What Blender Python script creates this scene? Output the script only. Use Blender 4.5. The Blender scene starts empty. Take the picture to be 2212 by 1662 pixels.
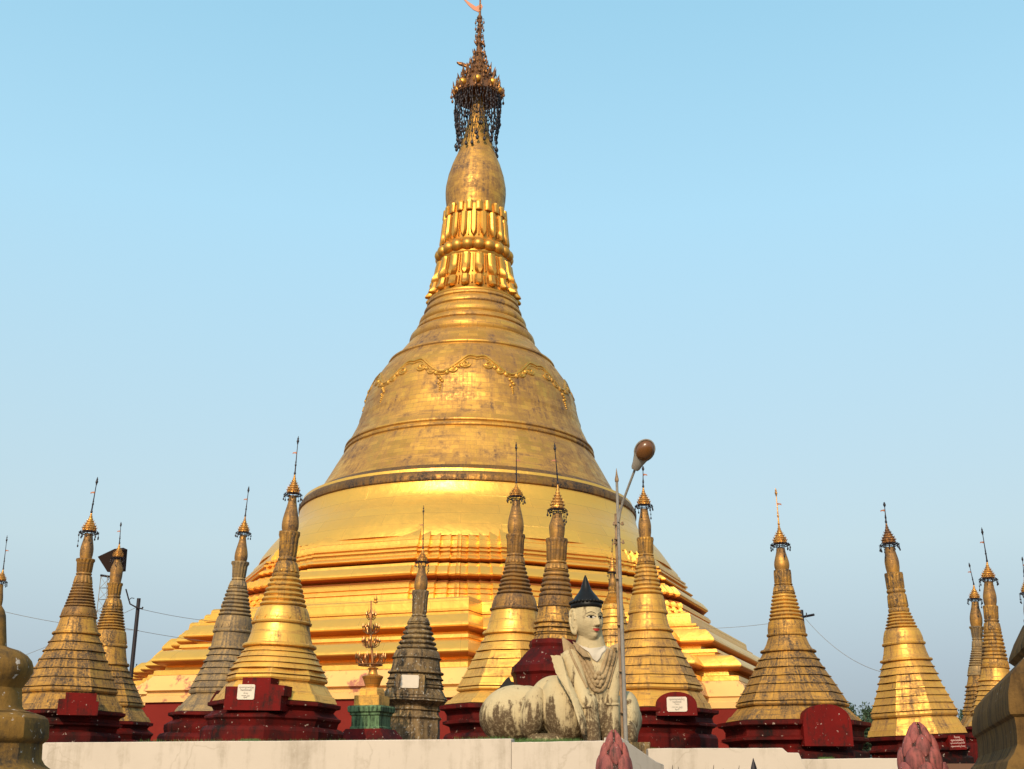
import bpy, math, random
from mathutils import Vector, Matrix, Euler
from mathutils.bvhtree import BVHTree
R = math.radians
PI = math.pi
rnd = random.Random(11)
SC = bpy.context.scene
COL = SC.collection

# ------------------------------------------------------------------ camera, sky, sun, exposure
FPX, CX, CY, EYE, PITCH = 2500.0, 1106.0, 831.0, 1.7, R(19.0)
cam_d = bpy.data.cameras.new('camera'); cam = bpy.data.objects.new('camera', cam_d); COL.objects.link(cam)
cam.location = (0, 0, EYE); cam.rotation_euler = (R(90) + PITCH, 0, 0)
cam_d.sensor_width = 36.0; cam_d.lens = 36.0 * FPX / 2212.0; cam_d.clip_start = 0.1; cam_d.clip_end = 6000
SC.camera = cam
SUN_EL, SUN_AZ = R(32), R(-166)          # azimuth clockwise from +Y: behind the camera, a little to the left
world = bpy.data.worlds.new('World'); SC.world = world; world.use_nodes = True
wn, wl = world.node_tree.nodes, world.node_tree.links
sky = wn.new('ShaderNodeTexSky'); sky.sky_type = 'NISHITA'; sky.sun_disc = False
sky.sun_elevation = SUN_EL; sky.sun_rotation = SUN_AZ
sky.air_density = 1.0; sky.dust_density = 8.0; sky.ozone_density = 3.0
# a humid, hazy sky: clear-sky light plus pale haze that greys towards the horizon
wtc = wn.new('ShaderNodeTexCoord'); wsep = wn.new('ShaderNodeSeparateXYZ'); wl.new(wtc.outputs['Generated'], wsep.inputs[0])
ramp = wn.new('ShaderNodeValToRGB'); wl.new(wsep.outputs[2], ramp.inputs[0])
HAZE = [(0.0, (1.65, 1.95, 2.2)), (0.089, (1.95, 2.38, 2.68)), (0.187, (2.33, 2.95, 3.05)), (0.454, (1.85, 3.15, 3.8)), (0.62, (1.38, 2.75, 3.5)), (1.0, (0.9, 1.9, 2.8))]
el_ = ramp.color_ramp.elements
while len(el_) < len(HAZE): el_.new(0.5)
for e_, (p_, c_) in zip(el_, HAZE): e_.position = p_; e_.color = (c_[0] / 4, c_[1] / 4, c_[2] / 4, 1)
sc1 = wn.new('ShaderNodeVectorMath'); sc1.operation = 'SCALE'; wl.new(ramp.outputs[0], sc1.inputs[0]); sc1.inputs['Scale'].default_value = 4.0
sc2 = wn.new('ShaderNodeVectorMath'); sc2.operation = 'SCALE'; wl.new(sky.outputs[0], sc2.inputs[0]); sc2.inputs['Scale'].default_value = 0.3
add = wn.new('ShaderNodeVectorMath'); wl.new(sc1.outputs[0], add.inputs[0]); wl.new(sc2.outputs[0], add.inputs[1])
wl.new(add.outputs[0], wn['Background'].inputs['Color'])
wn['Background'].inputs['Strength'].default_value = 0.15
sd = bpy.data.lights.new('sun', 'SUN'); sun = bpy.data.objects.new('sun', sd); COL.objects.link(sun)
sd.energy = 3.0; sd.angle = R(0.5); sd.color = (1.0, 0.80, 0.55)
sdir = Vector((math.sin(SUN_AZ) * math.cos(SUN_EL), math.cos(SUN_AZ) * math.cos(SUN_EL), math.sin(SUN_EL)))
sun.rotation_euler = sdir.to_track_quat('Z', 'Y').to_euler()
SC.view_settings.view_transform = 'Standard'; SC.view_settings.look = 'None'
SC.view_settings.exposure = 0.45; SC.view_settings.gamma = 1.0
SC.cycles.max_bounces = 8; SC.cycles.glossy_bounces = 5

def at(px, py, Y):
    """world point seen at photograph pixel (px,py) at world distance Y"""
    dx, dy = (px - CX) / FPX, (CY - py) / FPX
    c, s = math.cos(PITCH), math.sin(PITCH)
    k = Y / (c - dy * s)
    return Vector((dx * k, Y, EYE + (s + dy * c) * k))

def pxm(Y, z):
    """metres per photograph pixel at distance Y, height z"""
    return (Y * math.cos(PITCH) + (z - EYE) * math.sin(PITCH)) / FPX

# ------------------------------------------------------------------ mesh builder
class MB:
    def __init__(s): s.v = []; s.f = []; s.uv = []
    def add(s, vs, fs, uvs=None):
        o = len(s.v); s.v += [tuple(v) for v in vs]
        for k, f in enumerate(fs):
            s.f.append(tuple(i + o for i in f))
            s.uv.append(uvs[k] if uvs else [(vs[i][0] + vs[i][1], vs[i][2]) for i in f])
    def lathe(s, prof, n=48, mult=None, center=(0, 0), ph=0.0, uref=None, caps=True, mat=None, wob=0.0, ws=0.0):
        vs, m = [], len(prof)
        uref = uref or max(p[0] for p in prof)
        L = [0.0]
        for j in range(1, m): L.append(L[-1] + math.hypot(prof[j][0] - prof[j-1][0], prof[j][1] - prof[j-1][1]))
        for j, (r, z) in enumerate(prof):
            r = max(r, 1e-4)
            for i in range(n):
                th = ph + PI / 2 + 2 * PI * i / n
                q = r * (mult(th, j) if mult else 1)
                if wob: q *= 1 + wob * (math.sin(2*th + ws + z*1.3) + .7 * math.sin(5*th - ws*2 + z*2.9) + .5 * math.sin(11*th + ws*3 - z*5.1)); 
                v = (center[0] + q * math.cos(th), center[1] + q * math.sin(th), z + (wob * .8 * q * math.sin(3*th + ws*1.7 + z) if wob else 0))
                vs.append(tuple(mat @ Vector(v)) if mat else v)
        fs, us = [], []
        up = prof[-1][1] >= prof[0][1]
        for j in range(m - 1):
            for i in range(n):
                i2 = (i + 1) % n
                a, b, c, d = j*n+i, j*n+i2, (j+1)*n+i2, (j+1)*n+i
                u0, u1 = uref * 2 * PI * i / n, uref * 2 * PI * (i + 1) / n
                q = [(u0, L[j]), (u1, L[j]), (u1, L[j+1]), (u0, L[j+1])]
                if up: fs.append((a, b, c, d)); us.append(q)
                else: fs.append((d, c, b, a)); us.append(q[::-1])
        if caps:
            for j, fl in ((0, up), (m - 1, not up)):
                f = [j*n+i for i in range(n)]
                if fl: f = f[::-1]
                fs.append(tuple(f)); us.append([(vs[k][0], vs[k][1]) for k in f])
        s.add(vs, fs, us)
    def section(s, prof, poly, uref=None, caps=True):
        """prof: (scale, z) list; poly: CCW unit cross section"""
        n, m, vs = len(poly), len(prof), []
        per = [0.0]
        for i in range(n):
            p, q = poly[i], poly[(i + 1) % n]; per.append(per[-1] + math.hypot(p[0]-q[0], p[1]-q[1]))
        uref = uref or max(p[0] for p in prof)
        L = [0.0]
        for j in range(1, m): L.append(L[-1] + math.hypot(prof[j][0]-prof[j-1][0], prof[j][1]-prof[j-1][1]))
        for a, z in prof:
            for x, y in poly: vs.append((a * x, a * y, z))
        fs, us = [], []
        up = prof[-1][1] >= prof[0][1]
        for j in range(m - 1):
            for i in range(n):
                i2 = (i + 1) % n
                f = (j*n+i, j*n+i2, (j+1)*n+i2, (j+1)*n+i)
                q = [(per[i]*uref, L[j]), (per[i+1]*uref, L[j]), (per[i+1]*uref, L[j+1]), (per[i]*uref, L[j+1])]
                if not up: f, q = f[::-1], q[::-1]
                fs.append(f); us.append(q)
        if caps:
            for j, fl in ((0, up), (m - 1, not up)):
                f = [j*n+i for i in range(n)]
                if fl: f = f[::-1]
                fs.append(tuple(f)); us.append([(vs[k][0], vs[k][1]) for k in f])
        s.add(vs, fs, us)
    def box(s, c, d, M=None):
        x, y, z = (d[0]/2, d[1]/2, d[2]/2)
        vs = [Vector((sx*x, sy*y, sz*z)) for sz in (-1, 1) for sy in (-1, 1) for sx in (-1, 1)]
        vs = [((M @ v) if M else v) + Vector(c) for v in vs]
        s.add(vs, [(0,2,3,1), (4,5,7,6), (0,1,5,4), (2,6,7,3), (0,4,6,2), (1,3,7,5)])
    def tube(s, pts, rad, n=6, closed=False, flat=None):
        pts = [Vector(p) for p in pts]; m = len(pts); vs = []
        rads = rad if isinstance(rad, (list, tuple)) else [rad] * m
        up = Vector((0.03, 0.05, 1))
        for k in range(m):
            t = (pts[(k+1) % m] - pts[k-1]) if closed else (pts[min(k+1, m-1)] - pts[max(k-1, 0)])
            t = t.normalized() if t.length > 1e-9 else Vector((0, 0, 1))
            a = t.cross(up)
            if a.length < 1e-3: a = t.cross(Vector((1, 0, 0)))
            a.normalize(); b = t.cross(a)
            for i in range(n):
                th = 2 * PI * i / n
                vs.append(pts[k] + rads[k] * (math.cos(th) * a + math.sin(th) * (flat or 1) * b))
        fs = []
        for k in range(m if closed else m - 1):
            k2 = (k + 1) % m
            for i in range(n):
                i2 = (i + 1) % n
                fs.append((k*n+i2, k*n+i, k2*n+i, k2*n+i2))
        if not closed:
            fs.append(tuple(range(n))); fs.append(tuple((m-1)*n + i for i in reversed(range(n))))
        s.add(vs, fs)
    def ball(s, c, r, nu=10, nv=7, M=None):
        if not isinstance(r, (list, tuple)): r = (r, r, r)
        vs = []
        for j in range(nv + 1):
            t = PI * j / nv
            for i in range(nu):
                p = 2 * PI * i / nu
                st = max(math.sin(t), 1e-3)
                v = Vector((r[0]*st*math.cos(p), r[1]*st*math.sin(p), -r[2]*math.cos(t)))
                vs.append(((M @ v) if M else v) + Vector(c))
        fs = []
        for j in range(nv):
            for i in range(nu):
                i2 = (i + 1) % nu
                fs.append((j*nu+i, j*nu+i2, (j+1)*nu+i2, (j+1)*nu+i))
        fs.append(tuple(reversed(range(nu)))); fs.append(tuple(nv*nu + i for i in range(nu)))
        s.add(vs, fs)
    def capsule(s, p1, p2, r1, r2, n=20):
        p1, p2 = Vector(p1), Vector(p2); d = (p2 - p1)
        M = d.normalized().to_track_quat('Z', 'X').to_matrix().to_4x4(); M.translation = p1
        L = d.length; prof = []
        for k in range(7): t = PI/2 * k / 6; prof.append((r1 * math.sin(t), -r1 * math.cos(t)))
        for k in range(1, 6): prof.append((r1 + (r2 - r1) * k / 6, L * k / 6))
        for k in range(7): t = PI/2 * k / 6; prof.append((r2 * math.cos(t), L + r2 * math.sin(t)))
        s.lathe(prof, n, mat=M)
    def prism(s, poly, org, ax, ay, az, th, bevel=0.0):
        """poly in (a,b) along ax, ay from org; extruded th along az"""
        org, ax, ay, az = Vector(org), Vector(ax), Vector(ay), Vector(az)
        n = len(poly)
        area = sum(poly[i][0]*poly[(i+1) % n][1] - poly[(i+1) % n][0]*poly[i][1] for i in range(n))
        if (area > 0) != (ax.cross(ay).dot(az) > 0): poly = poly[::-1]
        vs = [org + a*ax + b*ay for a, b in poly] + [org + a*ax + b*ay + th*az for a, b in poly]
        fs = [tuple(reversed(range(n))), tuple(range(n, 2*n))]
        for i in range(n): i2 = (i+1) % n; fs.append((i, i2, n+i2, n+i))
        s.add(vs, fs)
    def build(s, name, mat, parent=None, sharp=38):
        me = bpy.data.meshes.new(name); me.from_pydata(s.v, [], s.f)
        uvl = me.uv_layers.new(name='UVMap')
        flat = [c for q in s.uv for p in q for c in p]
        uvl.data.foreach_set('uv', flat)
        me.materials.append(mat)
        me.polygons.foreach_set('use_smooth', [True] * len(me.polygons))
        me.set_sharp_from_angle(angle=R(sharp)); me.update()
        o = bpy.data.objects.new(name, me); COL.objects.link(o)
        if parent: o.parent = parent
        return o

def tag(o, label=None, cat=None, group=None, kind=None):
    if label: o['label'] = label
    if cat: o['category'] = cat
    if group: o['group'] = group
    if kind: o['kind'] = kind
    return o
def empty(name, loc, rot=(0, 0, 0), **k):
    o = bpy.data.objects.new(name, None); COL.objects.link(o); o.location = loc; o.rotation_euler = rot
    o.empty_display_size = 0.3
    return tag(o, **k)
def smooth(t): t = max(0, min(1, t)); return t*t*(3-2*t)
def lerp(a, b, t): return a + (b - a) * t

# ------------------------------------------------------------------ materials
class N:
    """tiny node helper"""
    def __init__(s, name):
        s.m = bpy.data.materials.new(name); s.m.use_nodes = True
        s.t = s.m.node_tree; s.p = s.t.nodes['Principled BSDF']
        s.tc = s.t.nodes.new('ShaderNodeTexCoord')
    def new(s, typ, ins=None, **props):
        n = s.t.nodes.new(typ)
        for k, v in props.items(): setattr(n, k, v)
        for k, v in (ins or {}).items(): s.set(n.inputs[k], v)
        return n
    def set(s, sock, v):
        if isinstance(v, bpy.types.NodeSocket): s.t.links.new(v, sock)
        elif isinstance(v, tuple) and len(v) == 3 and sock.type == 'RGBA': sock.default_value = (*v, 1)
        else: sock.default_value = v
    def mapping(s, src, scale, loc=(0, 0, 0)):
        return s.new('ShaderNodeMapping', {'Vector': src, 'Scale': scale, 'Location': loc}).outputs[0]
    def noise(s, vec, scale, detail=5, rough=0.6):
        return s.new('ShaderNodeTexNoise', {'Vector': vec, 'Scale': scale, 'Detail': detail, 'Roughness': rough}).outputs[0]
    def ramp(s, v, a, b, lo=0.0, hi=1.0):
        return s.new('ShaderNodeMapRange', {'Value': v, 'From Min': a, 'From Max': b, 'To Min': lo, 'To Max': hi}).outputs[0]
    def mix(s, f, a, b):
        n = s.new('ShaderNodeMix', data_type='RGBA')
        s.set(n.inputs[0], f); s.set(n.inputs[6], a); s.set(n.inputs[7], b); return n.outputs[2]
    def math(s, op, a, b=0.0, clamp=False):
        n = s.new('ShaderNodeMath', operation=op, use_clamp=clamp); s.set(n.inputs[0], a); s.set(n.inputs[1], b); return n.outputs[0]
    def bump(s, h, strength, dist):
        return s.new('ShaderNodeBump', {'Height': h, 'Strength': strength, 'Distance': dist}).outputs[0]
    def out(s, **k):
        for a, v in k.items(): s.set(s.p.inputs[a.replace('_', ' ')], v)
        return s.m

def gold(name, base, base2, rough=0.4, metal=0.95, panel=(1.2, 0.5), pvar=0.6, mortar=0.012, dirt=(0.05, 0.035, 0.02), damt=(0.62, 0.8),
         dscale=0.5, streak=0.4, bump=0.15, seed=0.0, tone=0.5, bdist=0.02, hband=.8):
    n = N(name); uv = n.tc.outputs['UV']; ob = n.mapping(n.tc.outputs['Object'], (1, 1, 1), (seed, seed*2, seed*3))
    bw = n.new('ShaderNodeTexBrick', {'Vector': uv, 'Color1': (0, 0, 0), 'Color2': (1, 1, 1), 'Mortar': (0.5, 0.5, 0.5), 'Scale': 1.0,
               'Mortar Size': mortar, 'Mortar Smooth': 0.3, 'Bias': 0.0, 'Brick Width': panel[0], 'Row Height': panel[1]})
    big = n.noise(ob, dscale * 0.35, 4)
    f1 = n.math('MULTIPLY', bw.outputs[0], pvar)
    f1 = n.math('ADD', f1, n.ramp(big, 0.35, 0.65, -tone * .5, tone), True)
    col = n.mix(f1, base, base2)
    d = n.noise(ob, dscale, 8, 0.7)
    st = n.noise(n.mapping(uv, (dscale * 5, dscale * 0.5, 1), (seed, 0, 0)), 1.0, 5, 0.65)
    dd = n.math('ADD', n.math('MULTIPLY', d, 1 - streak), n.math('MULTIPLY', st, streak))
    df = n.ramp(dd, damt[0], damt[1])
    fine = n.noise(ob, dscale * 14, 4, 0.7)
    hz = n.noise(n.mapping(uv, (dscale * .55, dscale * 7, 1), (seed * 3, seed, 0)), 1.0, 4, 0.6)
    df = n.math('MAXIMUM', df, n.math('MULTIPLY', n.ramp(hz, damt[0] + .06, damt[1] + .06), hband), True)
    df = n.math('MULTIPLY', df, n.ramp(fine, 0.3, 0.55, 0.35, 1.0), True)
    df = n.math('MAXIMUM', df, n.math('MULTIPLY', bw.outputs['Fac'], 0.55))
    col = n.mix(df, col, dirt)
    bh = n.math('ADD', n.math('MULTIPLY', n.noise(ob, dscale * 5, 5), 0.6), n.math('MULTIPLY', bw.outputs[0], 0.25))
    return n.out(Base_Color=col, Metallic=n.ramp(df, 0, 1, metal, 0.0), Roughness=n.math('ADD', n.ramp(df, 0, 1, rough, 0.85), n.ramp(fine, .3, .7, -.05, .08), True),
                 Normal=n.bump(bh, bump, bdist))

def paint(name, c1, c2, dirt=(0.03, 0.02, 0.015), damt=(0.5, 0.7), scale=1.2, rough=0.65, chip=None, streak=0.4, bump=0.3, bdist=0.03, seed=0.0, low=None, chipamt=(.66, .7), crack=0.0):
    """painted or bare masonry with weather stains and chips; low=(z0,z1): damp stains creep up to there"""
    n = N(name); oc = n.tc.outputs['Object']; ob = n.mapping(oc, (1, 1, 1), (seed, seed*1.7, seed*.6))
    a = n.noise(ob, scale * 0.6, 5); col = n.mix(n.ramp(a, .35, .65), c1, c2)
    d = n.noise(ob, scale, 9, 0.72)
    st = n.noise(n.mapping(ob, (scale*4, scale*4, scale*.35)), 1.0, 5, .65)
    dd = n.math('ADD', n.math('MULTIPLY', d, 1 - streak), n.math('MULTIPLY', st, streak))
    if low:
        sz = n.new('ShaderNodeSeparateXYZ', {'Vector': oc}).outputs[2]
        dd = n.math('ADD', dd, n.ramp(sz, low[0], low[1], low[2] if len(low) > 2 else 0.22, 0.0))
    df = n.ramp(dd, damt[0], damt[1]); fine = n.noise(ob, scale * 12, 5, 0.7)
    df = n.math('MULTIPLY', df, n.ramp(fine, .3, .5, .3, 1.0), True)
    col = n.mix(df, col, dirt)
    if chip:
        ch = n.ramp(n.noise(n.mapping(ob, (1, 1, 1), (7, 3, 1)), scale * 6, 3, .6), chipamt[0], chipamt[1]); col = n.mix(ch, col, chip)
    if crack:
        wob = n.new('ShaderNodeMix', data_type='RGBA', blend_type='LINEAR_LIGHT'); n.set(wob.inputs[0], .35); n.set(wob.inputs[6], ob); n.set(wob.inputs[7], n.new('ShaderNodeTexNoise', {'Vector': ob, 'Scale': 1.3, 'Detail': 6}).outputs[1])
        vo = n.new('ShaderNodeTexVoronoi', {'Vector': wob.outputs[2], 'Scale': crack}, feature='DISTANCE_TO_EDGE').outputs['Distance']
        ck = n.math('MULTIPLY', n.ramp(vo, .010, .0), n.ramp(n.noise(ob, .5, 2), .42, .56), True)
        col = n.mix(n.math('MULTIPLY', ck, .4), col, dirt)
    h = n.math('ADD', n.math('MULTIPLY', d, .5), n.math('MULTIPLY', fine, .5))
    n.p.inputs['Specular IOR Level'].default_value = .12
    return n.out(Base_Color=col, Roughness=rough, Normal=n.bump(h, bump, bdist))

G1, G2 = (0.93, 0.55, 0.13), (0.86, 0.52, 0.15)
M = {}
M['gold_new'] = gold('gilding_bright', (0.86, 0.46, 0.075), (0.74, 0.38, 0.07), rough=0.38, panel=(7.0, 1.5), pvar=.5, mortar=0.016, damt=(.62, .85), dscale=.12, bump=.45, bdist=.30, metal=.68)
M['gold_red'] = gold('gilding_red_brown', (0.46, 0.15, 0.035), (0.36, 0.11, 0.03), rough=0.5, panel=(3, 1.2), pvar=.5, mortar=.01, damt=(.6, .8), dscale=.4, metal=.55)  # darker red-brown gold, used on the undersides of the terrace mouldings
M['gold_bell'] = gold('gilding_aged', (0.72, 0.38, 0.065), (0.45, 0.23, 0.043), rough=0.45, panel=(1.5, 0.6), pvar=.75, mortar=0.03, dirt=(.10, .055, .03), damt=(.46, .60), dscale=.22, streak=.3, bump=.25, bdist=.12, metal=.7, tone=.7)
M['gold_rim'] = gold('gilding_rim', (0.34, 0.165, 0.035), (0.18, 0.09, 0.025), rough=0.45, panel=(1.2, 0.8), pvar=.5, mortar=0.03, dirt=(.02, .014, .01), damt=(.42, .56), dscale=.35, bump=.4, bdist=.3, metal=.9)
M['gold_lotus'] = gold('gilding_lotus', (0.62, 0.30, 0.045), (0.48, 0.23, 0.04), rough=0.42, panel=(2.5, 1.2), pvar=.4, mortar=0.01, dirt=(.2, .08, .02), damt=(.66, .9), dscale=.25, bump=.1, bdist=.1, metal=.75)
M['gold_relief'] = gold('gilding_relief', (0.72, 0.38, 0.065), (0.52, 0.27, 0.05), rough=0.45, panel=(2.5, 1.2), pvar=.4, mortar=0.01, damt=(.5, .66), dscale=.4, bump=.1, bdist=.1, metal=.9)
M['plinth'] = paint('plinth_gilding_worn', (0.70, 0.42, 0.14), (0.62, 0.36, 0.13), dirt=(.34, .13, .085), damt=(.53, .58), scale=.40, rough=.55, streak=.15)
M['red_wall'] = paint('red_limewash', (0.18, 0.017, 0.011), (0.14, 0.012, 0.008), damt=(.62, .85), scale=.3, rough=.7)
M['g'] = gold('small_gilding', (0.76, 0.41, 0.07), (0.60, 0.32, 0.06), rough=.42, panel=(1.4, .33), pvar=.5, mortar=.006, dirt=(.10, .055, .025), damt=(.48, .63), dscale=.9, streak=.4, bump=.2, metal=.6, seed=1)
M['g2'] = gold('small_gilding_soft', (0.68, 0.36, 0.06), (0.50, 0.26, 0.05), rough=.5, panel=(1.2, .3), pvar=.5, mortar=.006, dirt=(.11, .06, .03), damt=(.46, .60), dscale=1.0, streak=.45, bump=.2, metal=.6, seed=9)
M['gd'] = gold('small_gilding_dirty', (0.64, 0.32, 0.045), (0.44, 0.215, 0.033), rough=.46, panel=(1.1, .3), pvar=.6, mortar=.008, dirt=(.055, .035, .02), damt=(.40, .55), dscale=1.1, streak=.5, bump=.3, metal=.6, seed=3)
M['gb'] = gold('small_gilding_brown', (0.44, 0.22, 0.045), (0.26, 0.13, 0.035), rough=.5, panel=(.9, .3), pvar=.6, mortar=.006, dirt=(.06, .035, .02), damt=(.41, .56), dscale=1.4, streak=.4, bump=.35, metal=.7, seed=5)
M['gw'] = gold('small_gilding_lost', (0.44, 0.28, 0.10), (0.29, 0.18, 0.07), rough=.6, panel=(.9, .28), pvar=.6, mortar=.01, dirt=(.09, .07, .05), damt=(.41, .55), dscale=1.3, streak=.45, bump=.4, metal=.45, seed=6)
M['grey'] = paint('lichen_masonry', (.17, .115, .065), (.26, .17, .07), dirt=(.035, .028, .022), damt=(.42, .58), scale=1.6, rough=.85, chip=(.33, .30, .25), bump=.7, streak=.5, chipamt=(.60, .68))
M['red'] = paint('red_paint', (0.115, 0.0055, 0.0038), (0.05, 0.003, 0.0022), dirt=(.009, .005, .004), damt=(.46, .62), scale=1.0, rough=.7, chip=(.34, .26, .21), chipamt=(.67, .70), low=(0.0, .75, .16), bump=.25)
M['red_tablet'] = paint('red_paint_clean', (0.135, 0.005, 0.0035), (0.105, 0.004, 0.003), dirt=(.02, .008, .006), damt=(.50, .62), scale=1.6, rough=.7, chip=(.34, .24, .20), chipamt=(.68, .71), bump=.2)
M['crown'] = gold('crown_gilding', (0.85, 0.42, 0.08), (0.55, 0.24, 0.05), rough=.35, panel=(.12, .07), pvar=.9, mortar=.012, dirt=(.03, .018, .012), damt=(.5, .62), dscale=4, bump=.6, metal=.9, bdist=.03)
M['crown_big'] = gold('crown_gilding_dark', (0.40, 0.17, 0.04), (0.20, 0.085, 0.03), rough=.4, panel=(.5, .3), pvar=.9, mortar=.05, dirt=(.02, .012, .012), damt=(.46, .6), dscale=1.2, bump=.7, metal=.8, bdist=.15)
M['iron'] = N('dark_iron').out(Base_Color=(.022, .017, .02), Roughness=.55, Metallic=.5)
M['bronze'] = N('bronze').out(Base_Color=(.32, .14, .05), Roughness=.4, Metallic=.8)
M['white'] = paint('whitewashed_render', (.49, .42, .345), (.45, .385, .315), dirt=(.30, .25, .19), damt=(.49, .68), scale=.7, rough=.8, streak=.45, crack=.45, bump=.25, bdist=.02)
M['marble'] = paint('marble_plaque', (.58, .51, .41), (.54, .47, .38), dirt=(.42, .35, .25), damt=(.6, .8), scale=2, rough=.4, bump=.05)
M['ink'] = N('engraved_ink').out(Base_Color=(.10, .09, .08), Roughness=.7)
M['white_ink'] = N('white_lettering').out(Base_Color=(.62, .42, .36), Roughness=.7)
M['statue'] = paint('statue_limewash', (.48, .385, .22), (.41, .32, .18), dirt=(.10, .066, .036), damt=(.565, .62), scale=1.1, rough=.8, streak=.55, bump=.9, bdist=.06, low=(0.3, 2.3, .20))
M['statue_orn'] = paint('statue_ornament', (.36, .26, .14), (.28, .19, .10), dirt=(.12, .075, .035), damt=(.50, .66), scale=3.0, rough=.75, bump=.5, bdist=.02)
M['statue_scarf'] = paint('statue_scarf_white', (.52, .46, .37), (.48, .42, .33), dirt=(.3, .24, .16), damt=(.58, .76), scale=3.0, rough=.7, bump=.3)
M['lacquer'] = N('black_lacquer').out(Base_Color=(.007, .006, .005), Roughness=.45, Specular_IOR_Level=.2)
M['black_paint'] = N('black_paint').out(Base_Color=(.008, .007, .006), Roughness=.8, Specular_IOR_Level=.05)
M['eye_white'] = N('eye_white').out(Base_Color=(.60, .54, .44), Roughness=.6, Specular_IOR_Level=.1)
M['lip'] = N('lip_red').out(Base_Color=(.42, .03, .02), Roughness=.45)
M['pink'] = paint('pink_petal_paint', (.30, .085, .07), (.22, .07, .065), dirt=(.07, .035, .03), damt=(.47, .62), scale=5, rough=.65, chip=(.5, .4, .36), chipamt=(.70, .74), streak=.6, bump=.3)
M['pink_dark'] = paint('petal_edge_grime', (.05, .022, .02), (.09, .045, .04), damt=(.45, .6), scale=9, rough=.8, chip=(.4, .33, .3), chipamt=(.62, .66), bump=.5)
M['green'] = paint('green_limewash', (.095, .17, .08), (.14, .23, .115), dirt=(.015, .025, .014), damt=(.44, .58), scale=2.5, rough=.7, streak=.6)
M['cup'] = gold('cup_gilding', (.72, .34, .06), (.50, .22, .045), rough=.45, panel=(.4, .2), dscale=3, damt=(.6, .8), metal=.7)
M['steel'] = paint('galvanised_pipe', (.24, .22, .19), (.19, .17, .15), dirt=(.09, .06, .035), damt=(.52, .68), scale=3, rough=.45, streak=.3, bump=.1)
M['rust_pole'] = paint('weathered_pole', (.20, .12, .06), (.30, .20, .12), dirt=(.06, .035, .02), damt=(.5, .65), scale=3, rough=.6, bump=.2)
M['lamp_body'] = paint('lamp_housing', (.26, .23, .19), (.22, .19, .16), dirt=(.12, .08, .05), damt=(.55, .75), scale=4, rough=.5, bump=.05)
M['lens'] = N('amber_lens').out(Base_Color=(.13, .05, .012), Roughness=.25)
M['near'] = paint('near_masonry', (.25, .135, .03), (.15, .08, .02), dirt=(.04, .03, .02), damt=(.46, .6), scale=1.6, rough=.8, chip=(.46, .40, .34), chipamt=(.64, .70), streak=.35, bump=.6, bdist=.03)
M['near_dark'] = paint('near_masonry_dark', (.095, .052, .018), (.17, .092, .024), dirt=(.018, .011, .006), damt=(.44, .62), scale=1.2, rough=.85, chip=(.40, .36, .30), chipamt=(.70, .76), streak=.6, bump=.7, bdist=.03)
M['ground'] = paint('paving_stone', (.20, .16, .12), (.16, .13, .10), damt=(.6, .9), scale=.4, rough=.85)
M['platform'] = paint('platform_paving', (.16, .08, .05), (.13, .07, .045), damt=(.6, .9), scale=.4, rough=.85)
M['leaf'] = N('leaf').out(Base_Color=(.035, .075, .02), Roughness=.6)
M['leaf2'] = N('leaf_far').out(Base_Color=(.030, .060, .025), Roughness=.7)
M['bark'] = paint('bark', (.10, .07, .05), (.07, .05, .035), rough=.9)
M['grass'] = N('grass_blade').out(Base_Color=(.06, .13, .02), Roughness=.6)
M['box_paint'] = N('floodlight_casing').out(Base_Color=(.022, .013, .010), Roughness=.85, Specular_IOR_Level=.05)
M['flag'] = N('vane_gilding').out(Base_Color=(.30, .10, .04), Roughness=.5, Metallic=.2)

# ------------------------------------------------------------------ setting
PLAT = 2.2
g = MB(); g.add([(-2500, -1500, 0), (2500, -1500, 0), (2500, 3500, 0), (-2500, 3500, 0)], [(0, 1, 2, 3)])
tag(g.build('ground', M['ground']), kind='structure')
g = MB(); g.prism([(-120, 62), (-20, 36.0), (-1, 31.2), (3, 31.6), (10, 33.2), (140, 33.2), (140, 260), (-120, 260)], (0, 0, .01), (1, 0, 0), (0, 1, 0), (0, 0, 1), PLAT - .01)
tag(g.build('platform', M['platform']), kind='structure')

# ------------------------------------------------------------------ main pagoda
DP = 130.0
PC = at(1006, 1110, DP); PX0 = PC.x
main = empty('golden_pagoda', (PX0, DP, PLAT), (0, R(0.6), 0), label='huge gilded pagoda with bell dome and tall spire towering behind the small stupas', cat='pagoda')
AX = lambda y: lerp(1036, 1014, (y - 20) / 1090.0)       # photographed axis
def ring(hw, y):
    """half width in photo px at photo height y -> (radius, local z); allows for the tangent point"""
    d = DP
    for _ in range(4):
        w = at(AX(y), y, d); r = hw * pxm(d, w.z); r = DP * math.sin(math.atan(r / d)) if d else r
        d = DP - r * r / DP
    return (r, w.z - PLAT)
def rl(keys): return [ring(h, y) for h, y in keys][::-1]      # keys from top to bottom -> profile bottom to top

def torus_pts(r, z0, z1, bulge, k=7):
    return [(r + bulge * math.sin(PI * i / k), lerp(z0, z1, i / k)) for i in range(k + 1)]

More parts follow.
